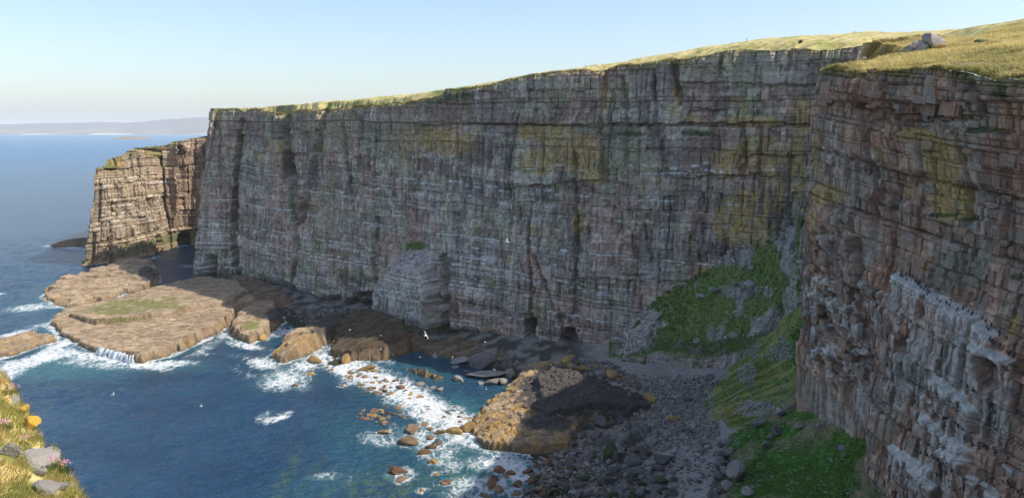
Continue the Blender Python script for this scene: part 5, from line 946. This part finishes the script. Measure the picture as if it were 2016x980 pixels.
blades('grass', 'wind combed straw grass on the near clifftop', bp, .45, .035, np.array([-.7, -.3, .35]), bc, rs)
rimsel = (np.arange(LV.shape[1])[None, :] < 5) & (LV[..., 0] < 60) & (ld > 90) & (LV[..., 1] > 150)
bp, bc = on_land(16000, rimsel, rs); bc = bc * rs.uniform(.6, 1.3, (len(bp), 1)); blades('grass', 'grass tufts fringing the far cliff edge', bp, .7, .10, np.array([-.3, -.5, .3]), bc, rs)
rimsel = (np.arange(LV.shape[1])[None, :] < 4) & vw & (ld < 150)
bp, bc = on_land(9000, rimsel, rs); bc = mixc(bc, (.16, .16, .04), .5) * rs.uniform(.6, 1.3, (len(bp), 1)); blades('grass', 'grass hanging over the near cliff edge', bp, .55, .03, np.array([-.6, -.6, -.25]), bc, rs)
# green plants on the slopes
def leaves(name, label, pos, size, cols, rs):
    n = len(pos); nn = rs.normal(size=(n, 3)); nn[:, 2] = np.abs(nn[:, 2]) + .6; nn /= np.linalg.norm(nn, axis=1)[:, None]; a = np.cross(nn, rs.normal(size=(n, 3))); a /= np.linalg.norm(a, axis=1)[:, None]; b_ = np.cross(nn, a); s = size[:, None]
    V = np.stack([pos - a * s, pos + b_ * s * .55 + nn * s * .2, pos + a * s, pos - b_ * s * .55 + nn * s * .15], 1).reshape(-1, 3); Fc = np.arange(n * 4).reshape(-1, 4); o = link(name, raw_mesh(name, V, Fc, M['blades'], np.repeat(cols, 4, 0), False)); tag(o, label, kind='stuff'); return o
n0 = 60000; x = rs.uniform(26, 58, n0); y = rs.uniform(84, 124, n0); z = cone_f(x, y); p_, q_ = proj(x, y, z); g = blob_mask(p_, q_, CONE_GREEN, fbm(x / 1.5, y / 1.5, 351, 4)); k = (inpoly_sd(x, y, cpoly) > .2) & (rs.random(n0) < .25 + .75 * g) & (q_ < 1010); x, y, z, g = x[k], y[k], z[k], g[k]
cols = mixc(np.broadcast_to(np.array((.13, .29, .045)), (len(x), 3)), (.21, .36, .085), rs.random(len(x))) * rs.uniform(.6, 1.3, (len(x), 1)); leaves('undergrowth', 'leafy green plants of the flowery slope', np.stack([x, y, z + rs.uniform(.02, .3, len(x))], 1), rs.uniform(.08, .2, len(x)), cols, rs)
n0 = 3600; x = rs.uniform(26, 58, n0); y = rs.uniform(84, 124, n0); z = cone_f(x, y); p_, q_ = proj(x, y, z); cl = fbm(x / 1.3, y / 1.3, 451, 3); g = blob_mask(p_, q_, CONE_GREEN, cl); k = (inpoly_sd(x, y, cpoly) > .3) & (g > .6) & (cl > .5) & (q_ < 1010); x, y, z = x[k], y[k], z[k]; m_ = 9
off = rs.normal(0, .13, (len(x), m_, 3)); pos = (np.stack([x, y, z + .38], 1)[:, None] + off * np.array([1, 1, .35])).reshape(-1, 3); cols = np.broadcast_to(np.array((.6, .7, .45)), (len(pos), 3)) * rs.uniform(.7, 1.2, (len(pos), 1)); leaves('flowers', 'pale flower heads scattered over the bright green slope', pos, rs.uniform(.05, .11, len(pos)), cols, rs)
n0 = 60000; x = rs.uniform(28, 92, n0); y = rs.uniform(220, 258, n0); z = pyr_f(x, y); p_, q_ = proj(x, y, z); g = blob_mask(p_, q_, PYR_GREEN, fbm(x / 2, y / 2, 331, 4)); k = (inpoly_sd(x, y, ppoly) > -.5) & (g > .5); x, y, z = x[k], y[k], z[k]
cols = mixc(np.broadcast_to(np.array((.16, .27, .06)), (len(x), 3)), (.23, .30, .09), rs.random(len(x))) * rs.uniform(.6, 1.3, (len(x), 1)); leaves('undergrowth', 'rank green grass on the crest of the scree pyramid', np.stack([x, y, z + rs.uniform(.05, .35, len(x))], 1), rs.uniform(.15, .4, len(x)), cols, rs)
n0 = 60000; x = rs.uniform(40, 84, n0); y = rs.uniform(164, 214, n0); z = fan_f(x, y); k = (inpoly_sd(x, y, fpoly) > 0); st = fbm((x * .6 + y * .8) / 1.4, (x * .8 - y * .6) / 9, 342, 4); k &= rs.random(n0) < sst(.62, .4, st); x, y, z, st = x[k], y[k], z[k], st[k]
cols = mixc(np.broadcast_to(np.array((.2, .29, .065)), (len(x), 3)), (.37, .36, .11), sst(.44, .56, st)) * rs.uniform(.65, 1.3, (len(x), 1)); leaves('undergrowth', 'short grass on the yellow green slope', np.stack([x, y, z + rs.uniform(.02, .2, len(x))], 1), rs.uniform(.1, .25, len(x)), cols, rs)
for (x_, y_, r_, nm) in [(1572, 668, 22, 'fleshy green plants in the cleft behind the near cliff'), ]:
    c0 = PY(x_, y_, 178); pos = c0 + rs.normal(0, 1, (1500, 3)) * np.array([1.2, 1.0, 3.4]); leaves('undergrowth', nm, pos, rs.uniform(.12, .3, 1500), np.broadcast_to(np.array((.07, .17, .03)), (1500, 3)) * rs.uniform(.6, 1.3, (1500, 1)), rs)
# pink cushion flowers
def thrift(px, py, w, label, loc, n, hgt=.10):
    r = w * .5 * loc[1] / F; V = []; FF = []; MI = []; rt = random.Random(int(px * 7 + py))
    hx_ = [(0, 0, 1), (0, 0, -.6)] + [(math.cos(a), math.sin(a), 0.1) for a in np.arange(0, 6.28, 6.2832 / 6)]
    root = bpy.data.objects.new('thrift_clump', None); COL.objects.link(root); root.location = loc; tag(root, label, 'flowers', 'pink thrift clumps')
    for k in range(n):
        a = rt.uniform(0, 6.28); q = r * math.sqrt(rt.random()); bx, by = q * math.cos(a), q * math.sin(a) * .8; hz = hgt * rt.uniform(.7, 1.3) + .06 * (1 - q / r); s = .012 * rt.uniform(.7, 1.3) * max(1, loc[1] / 16)
        i = len(V); V += [(bx + dx * s, by + dy * s, hz + dz * s * .8) for dx, dy, dz in hx_]
        for j in range(6): FF += [(i, i + 2 + j, i + 2 + (j + 1) % 6), (i + 1, i + 2 + (j + 1) % 6, i + 2 + j)]
    tag(link('flower_heads', raw_mesh('flower_heads', np.array(V), np.array(FF), M['pink'], None, True), root), kind='stuff')
    V = []; FF = []
    for k in range(n * 4):
        a = rt.uniform(0, 6.28); q = r * 1.15 * math.sqrt(rt.random()); bx, by = q * math.cos(a), q * math.sin(a) * .8; i = len(V); w_ = .003 * max(1, loc[1] / 16); h_ = hgt * rt.uniform(.4, 1.0); V += [(bx - w_, by, -.03), (bx + w_, by, -.03), (bx + rt.uniform(-.03, .03), by, h_)]; FF.append((i, i + 1, i + 2))
    tag(link('stems', raw_mesh('stems', np.array(V), np.array(FF), M['stalk'], None, False), root), kind='stuff')
for x_, y_, w, lb, n in [(22, 778, 30, 'topmost clump of pink flowers on the bank, over a grey stone', 60), (8, 850, 26, 'pink flowers at the left edge of the bank, above the plain grey stone', 70), (44, 880, 22, 'pink flowers between the plain and the speckled stone', 40), (72, 872, 24, 'sparse pink flowers in turf above the big speckled stone', 26), (108, 932, 20, 'pink flowers just below the upright speckled stone', 34), (132, 942, 22, 'pink flowers hanging on the lowest brink of the bank', 44), (98, 866, 20, 'small pink flowers on the mossy brow of the bank', 22)]:
    thrift(x_, y_, w * 1.2, lb, bank_hit(x_, y_) + np.array([0, 0, .05]), int(n * .6))
for x_, y_, w, lb, n in [(1893, 137, 18, 'pink flower cushion on the near cliff edge, left of its neighbour', 60), (1925, 138, 24, 'wider pink flower cushion on the near cliff edge, right of its neighbour', 80)]:
    q = land_hit(x_, y_ - 2); thrift(x_, y_, w, lb, q + np.array([0, 0, .25]), n, .2)

# ================================================================== rocks, posts and a bush on the clifftop
root = bpy.data.objects.new('rock_outcrop', None); COL.objects.link(root); c0 = land_hit(1818, 103); root.location = c0; tag(root, 'grey rounded outcrop of stacked rocks on the straw coloured slope', 'outcrop')
sc_ = c0[1] / F
for dx, dz, w, h, nm in [(-26, 2, 26, 24, None), (-8, 4, 46, 32, None), (16, 16, 56, 32, None), (22, 4, 58, 16, None), (-44, -10, 30, 5, None), (-52, -20, 20, 5, None)]:
    o = link('rock', boulder_mesh('grey', 14), root); o.scale = (w * .5 * sc_ * 1.1, w * .42 * sc_, h * .55 * sc_); o.location = (dx * sc_, -dx * .15 * sc_, dz * sc_ + (0 if dz > 0 else 0)); o.rotation_euler = (pyr.uniform(-.3, .3), .12, pyr.uniform(0, 6.3) if h > 10 else 0)
o = boulder(0, 0, 24, 'ochre', .4, loc=c0 + np.array([16 * sc_, -1.5, 8 * sc_]), label='rusty dead bracken lump in the hollow of the grey outcrop', name='bracken', cat='plant')
for x_, y_, w, lb in [(1700, 118, 12, 'small flat stone on the straw slope left of the outcrop'), (1575, 84, 10, 'dark hummock on the skyline of the main cliff'), (1935, 88, 26, 'low dark hummock in the grass right of the outcrop')]:
    boulder(0, 0, w, 'greenweed' if 'hummock' in lb else 'grey', .45, loc=land_hit(x_, y_), label=lb, name='hummock' if 'hummock' in lb else 'stone', cat='hummock' if 'hummock' in lb else 'stone', sunk=.2)
for x_, hpx, lb in [(1153, 5, 'thin post on the skyline, the left one of a close pair'), (1172, 4, 'thin post on the skyline, the right one of a close pair'), (1470, 7, 'tallest thin post, alone on the skyline towards the near cliff'), (1262, 4, 'short post on the skyline between the pair and the tallest post')]:
    best = None
    for yy in np.arange(np.interp(x_, [1000, 1200, 1500], [120, 105, 70]), 150, .5):
        d = ray(x_, yy); t = np.arange(200, 420, 1.0); q = d[None] * t[:, None]; g = plateau_z(q[:, 0], q[:, 1]); s_ = H + q[:, 2] - g
        if (s_ <= 0).any(): k = np.argmax(s_ <= 0); best = (q[k, 0], q[k, 1], g[k]); break
    hgt = hpx * best[1] / F; r = .09; V = [(sx_ * r * (1 - .3 * q), sy_ * r * (1 - .3 * q), q * hgt - .3 * (1 - q)) for q in (0, 1) for sx_, sy_ in ((-1, -1), (1, -1), (1, 1), (-1, 1))] + [(0, 0, hgt + .12)]
    Fc = [(0, 1, 5), (0, 5, 4), (1, 2, 6), (1, 6, 5), (2, 3, 7), (2, 7, 6), (3, 0, 4), (3, 4, 7), (4, 5, 8), (5, 6, 8), (6, 7, 8), (7, 4, 8)]
    o = link('post', raw_mesh('post', np.array(V), np.array(Fc), M['wood'], None, False)); o.location = best; o.rotation_euler = (.05, -.04, .3); tag(o, lb, 'post', 'posts along the cliff top')

# ================================================================== loose and jointed blocks standing proud of the near cliff
BX = np.array([(x, y, z) for z in (-1, 1) for x, y in ((-1, -1), (1, -1), (1, 1), (-1, 1))], float); BF = np.array([(3, 2, 1, 0), (4, 5, 6, 7), (0, 1, 5, 4), (1, 2, 6, 5), (2, 3, 7, 6), (3, 0, 4, 7)])
BLK = []
rg = np.random.default_rng(31)
for k in range(24):
    Vb = BX * (1 + rg.uniform(-.16, .1, (8, 3))); tint = np.array([(.39, .25, .175), (.44, .265, .175), (.36, .30, .235), (.31, .22, .165)][k % 4]) * rg.uniform(.8, 1.2); cb = np.repeat(tint[None], 8, 0)
    if k >= 20: cb[4:] = (.6, .58, .54)
    BLK.append(raw_mesh('rock_block', Vb, BF, M['near_cliff'], cb, False))
def near_index(px, py):
    k = np.nonzero((np.abs(npx - px) < 2.5) & (np.abs(npy - py) < 2.5))[0]
    return None if not len(k) else k[np.argmin(np.hypot(nv_[k, 0], nv_[k, 1]))]
nv_ = near_V.reshape(-1, 3); npx, npy = proj(nv_[:, 0], nv_[:, 1], nv_[:, 2]); mrow = near_V.shape[1]
rbk = random.Random(9)
for (x0, x1, y0, y1, n, w0, w1, pr) in [(1598, 1712, 560, 740, 70, .3, .8, .4), (1600, 1690, 400, 560, 22, .35, .9, .22), (1620, 1900, 172, 215, 16, .6, 1.4, .12), (1740, 1960, 222, 262, 20, .25, .7, .4), (1760, 2010, 440, 520, 14, .4, 1.0, .18), (1710, 1800, 640, 980, 22, .35, .9, .2), (1800, 2010, 700, 980, 16, .3, .8, .2), (1720, 2010, 265, 420, 12, .5, 1.1, .1)]:
    for q in range(n):
        i = near_index(rbk.uniform(x0, x1), rbk.uniform(y0, y1))
        if i is None: continue
        s_i = i // mrow; nn = near_path.n[s_i]; p = nv_[i]; w = rbk.uniform(w0, w1); hgt = w * rbk.uniform(.35, .7) * (2.6 if rbk.random() < .2 else 1); dp = rbk.uniform(.35, .8)
        o = link('rock_block', BLK[rbk.randrange(24 if y0 > 540 else 20)], near_o); o.location = (p[0] - nn[0] * dp * (1 - pr), p[1] - nn[1] * dp * (1 - pr), p[2]); o.scale = (w, dp, hgt)
        o.rotation_euler = (rbk.uniform(-.05, .05), .11 + rbk.uniform(-.04, .04), math.atan2(nn[1], nn[0]) + math.pi / 2 + rbk.uniform(-.12, .12))

# ================================================================== birds
def loft(rings, nseg=10):
    """rings: (centre, radius across, radius up, tilt axis point) along a body; closed at both ends"""
    V = []; FF = []
    for (c, ra, ru, ax) in rings:
        ax = Vector(ax).normalized(); s = Vector((0, 1, 0)); u = ax.cross(s).normalized()
        for k in range(nseg): a = 6.2832 * k / nseg; V.append(Vector(c) + s * ra * math.cos(a) + u * ru * math.sin(a))
    for r in range(len(rings) - 1):
        for k in range(nseg): i, j = r * nseg + k, r * nseg + (k + 1) % nseg; FF += [(i, j, j + nseg), (i, j + nseg, i + nseg)]
    n = len(V); V += [Vector(rings[0][0]), Vector(rings[-1][0])]; last = (len(rings) - 1) * nseg
    for k in range(nseg): FF += [(n, (k + 1) % nseg, k), (n + 1, last + k, last + (k + 1) % nseg)]
    return np.array([v[:] for v in V]), np.array(FF)
# standing auk: white front, dark back, head and bill; faces +X
V, FF = loft([((-.06, 0, .0), .02, .02, (.3, 0, 1)), ((-.03, 0, .06), .065, .06, (.3, 0, 1)), ((0, 0, .16), .085, .08, (.3, 0, 1)), ((.03, 0, .26), .065, .06, (.25, 0, 1)), ((.045, 0, .32), .038, .036, (.2, 0, 1)), ((.055, 0, .37), .036, .04, (.9, 0, .5)), ((.09, 0, .38), .025, .025, (1, 0, .1)), ((.15, 0, .375), .004, .004, (1, 0, 0))])
cen_ = V[FF].mean(1); nrm_ = np.cross(V[FF][:, 1] - V[FF][:, 0], V[FF][:, 2] - V[FF][:, 0]); mi = np.where((cen_[:, 2] < .29) & (cen_[:, 0] > (cen_[:, 2] - .16) * .3 + .02), 1, 0)
AUK = raw_mesh('guillemot', V, FF, [M['black'], M['white']], None, True, None, mi)
V, FF = loft([((-.22, 0, .08), .02, .01, (1, 0, 0)), ((-.12, 0, .09), .06, .04, (1, 0, 0)), ((0, 0, .1), .085, .075, (1, 0, 0)), ((.1, 0, .12), .07, .07, (1, 0, .2)), ((.15, 0, .17), .045, .045, (.7, 0, .7)), ((.19, 0, .2), .042, .042, (1, 0, .2)), ((.23, 0, .195), .015, .015, (1, 0, 0)), ((.27, 0, .185), .004, .004, (1, 0, 0))])
cen_ = V[FF].mean(1); mi = np.where((cen_[:, 0] < .08) & (cen_[:, 2] > .095), 1, np.where(cen_[:, 0] > .225, 2, 0)); SIT = raw_mesh('seabird', V, FF, [M['white'], M['greywing'], M['bill']], None, True, None, mi)
V, FF = loft([((-.23, 0, 0), .05, .006, (1, 0, 0)), ((-.16, 0, 0), .03, .02, (1, 0, 0)), ((-.05, 0, 0), .055, .05, (1, 0, 0)), ((.08, 0, 0), .055, .055, (1, 0, 0)), ((.15, 0, .01), .04, .04, (1, 0, 0)), ((.19, 0, .01), .035, .035, (1, 0, 0)), ((.22, 0, .005), .012, .012, (1, 0, 0)), ((.26, 0, 0), .003, .003, (1, 0, 0))])
cen_ = V[FF].mean(1); GB = raw_mesh('body', V, FF, [M['white'], M['bill']], None, True, None, np.where(cen_[:, 0] > .225, 1, 0))
def wing_mesh(s, up):
    ys = [0.03, .18, .34, .46, .55]; xs = [.02, .06, .05, -.02, -.12]; ch = [.15, .14, .11, .07, .01]; zs = [.02, .02 + .10 * up, .02 + .14 * up, .02 + .12 * up, .02 + .08 * up]; V = []; FF = []
    for y_, x_, c_, z_ in zip(ys, xs, ch, zs): V += [(x_ + c_ * .4, s * y_, z_), (x_ - c_ * .1, s * y_, z_ + .012), (x_ - c_ * .6, s * y_, z_), (x_ - c_ * .1, s * y_, z_ - .006)]
    for r in range(4):
        for k in range(4): i, j = r * 4 + k, r * 4 + (k + 1) % 4; FF += [(i, j, j + 4, i + 4)]
    return raw_mesh('wing', np.array(V), np.array(FF), [M['greywing'] if up > .5 else M['white'], M['black']], None, False, None, [0] * 12 + [1] * 4 if up > .5 else None)
WG = [(wing_mesh(1, u), wing_mesh(-1, u)) for u in (1.6, .6, -.3)]
def gull(px, py, Y, rz, roll, wk, label, group='gulls in flight', sc=1.0):
    root = bpy.data.objects.new('flying_gull', None); COL.objects.link(root); root.location = PY(px, py, Y); root.rotation_euler = (roll, .05, rz); root.scale = (sc,) * 3; tag(root, label, 'gull', group)
    link('body', GB, root); link('wing', WG[wk][0], root); link('wing', WG[wk][1], root)
for a in [(838, 660, 74, .9, .9, 1, 'nearest white gull banking in front of the buttress foot'), (998, 477, 74, .15, .25, 0, 'white gull gliding level against the middle of the shaded cliff'), (222, 777, 92, .1, .1, 0, 'white gull skimming over open blue water near the bank'), (396, 799, 120, .3, .2, 1, 'small gull over dark water left of the ring of foam'), (1636, 906, 92, 2.0, .5, 0, 'pale grey winged gull over the flowery slope'), (689, 649, 210, .5, .4, 1, 'white gull above the dark tilted slabs, highest of the three there'), (750, 660, 220, 1.2, .3, 1, 'white gull above the broad dark tilted slab near its top'),
          (750, 687, 215, .4, .6, 0, 'white gull above the lower face of the broad dark tilted slab'), (774, 699, 215, 2.2, .3, 1, 'white gull at the right hand foot of the broad dark tilted slab'), (827, 703, 205, .8, .3, 1, 'white gull over black water beside the ribbed rock'), (616, 576, 250, .3, .3, 0, 'white gull low against the shaded cliff base above the dark boulders'), (955, 673, 190, .7, .5, 1, 'white gull before the low cave of the shaded cliff'), (891, 703, 200, .2, .3, 1, 'white gull over the ledge below the buttress'), (973, 727, 190, 1.0, .4, 1, 'white gull crossing the big angular boulder in the dark pool'), (957, 765, 190, .5, .8, 0, 'white gull low over the dark pool'), (1305, 756, 170, .4, .4, 1, 'white gull in front of the low rock step'), (1219, 887, 140, .9, .5, 1, 'white gull over the boulder hollow of the dark beach'), (608, 108, 300, .4, .2, 0, 'tiny gull in the open sky')]:
    gull(*a)
nv_ = near_V.reshape(-1, 3); npx, npy = proj(nv_[:, 0], nv_[:, 1], nv_[:, 2])
def near_hit(px, py):
    k = np.nonzero((np.abs(npx - px) < 3.0) & (np.abs(npy - py) < 3.0))[0]
    if not len(k): return None
    return nv_[k[np.argmin(np.hypot(nv_[k, 0], nv_[k, 1]))]]
ra = random.Random(77); count = 0
ROWS = [([(1768, 538), (1800, 552), (1835, 578)], 30, 'topmost long white ledge'), ([(1828, 578), (1870, 600), (1915, 618)], 16, 'topmost long white ledge'), ([(1930, 630), (1985, 668)], 14, 'topmost long white ledge'), ([(1946, 668), (1998, 700)], 16, 'short ledge under the long white one'), ([(1880, 746), (1935, 782), (1958, 812)], 20, 'white ledge midway down the near cliff'), ([(1845, 810), (1905, 852)], 8, 'slanting white ledge'), ([(1900, 866), (1962, 890)], 22, 'broad white ledge above the lowest'), ([(1800, 880), (1840, 905), (1885, 936)], 34, 'lowest broad white ledge'), ([(1835, 930), (1890, 965)], 10, 'lowest broad white ledge'), ([(1980, 945), (2010, 970)], 6, 'white ledge at the bottom right corner')]
for pts, n, ln in ROWS:
    pts = np.array(pts, float)
    for q in range(n):
        x_ = ra.uniform(pts[0, 0], pts[-1, 0]); y_ = np.interp(x_, pts[:, 0], pts[:, 1]) + ra.uniform(-2, 5); p = near_hit(x_, y_)
        if p is None: continue
        o = link('guillemot', AUK); o.location = (p[0] - .02, p[1] - .02, p[2] + .02); o.rotation_euler = (0, ra.uniform(-.1, .15), ra.uniform(-3.1, 3.1) if ra.random() < .45 else ra.uniform(-.6, .8)); s_ = ra.uniform(.95, 1.15); o.scale = (s_,) * 3
        tag(o, 'guillemot at the ' + ('upper end' if x_ < pts[0, 0] + .33 * (pts[-1, 0] - pts[0, 0]) else 'middle' if x_ < pts[0, 0] + .67 * (pts[-1, 0] - pts[0, 0]) else 'lower end') + ' of the ' + ln, 'guillemot', 'guillemots on the ' + ln)
for x_, y_, lb in [(1825, 237, 'white seabird on the shadowed ledge, upper of two'), (1820, 251, 'white seabird on the stones just below another'), (1961, 448, 'white seabird alone on a mossy ledge at the upper right of the near cliff'), (1902, 481, 'white seabird with a dark back alone on bare brown rock'), (1903, 852, 'white seabird beside the guillemots of the slanting ledge'), (1820, 829, 'white seabird alone on a whitened patch left of the slanting ledge'), (1714, 946, 'white seabird at the foot of the near cliff beside the green slope'), (1661, 868, 'white seabird at the edge of the flowery slope')]:
    p = near_hit(x_, y_)
    if p is None: p = visible_spot(cone_f, x_, y_)
    o = link('seabird', SIT); o.location = (p[0] - .15, p[1] - .15, p[2] + .02); o.rotation_euler = (0, 0, ra.uniform(2.4, 4.2)); o.scale = (1.3,) * 3; tag(o, lb, 'seabird', 'white seabirds on the near cliff')

# ================================================================== sea air
def box(name, x0, x1, y0, y1, z0, z1):
    V = np.array([(x, y, z) for z in (z0, z1) for x, y in ((x0, y0), (x1, y0), (x1, y1), (x0, y1))]); Fc = np.array([(3, 2, 1, 0), (4, 5, 6, 7), (0, 1, 5, 4), (1, 2, 6, 5), (2, 3, 7, 6), (3, 0, 4, 7)]); return V, Fc
V, Fc = box('haze', -46000, 46000, -3000, 46000, -14, 420)
hm = bpy.data.materials.new('sea_haze'); hm.use_nodes = True; ht_ = hm.node_tree; ht_.nodes.remove(ht_.nodes['Principled BSDF']); pv = ht_.nodes.new('ShaderNodeVolumePrincipled')
pv.inputs['Color'].default_value = (.97, .985, 1, 1); pv.inputs['Density'].default_value = 4.5e-5; pv.inputs['Anisotropy'].default_value = 0.0
ht_.links.new(pv.outputs['Volume'], ht_.nodes['Material Output'].inputs['Volume'])
hz_ = link('haze', raw_mesh('haze', V, Fc, hm, None, False)); tag(hz_, kind='stuff')
print('script time %.1f' % (time.time() - T0))
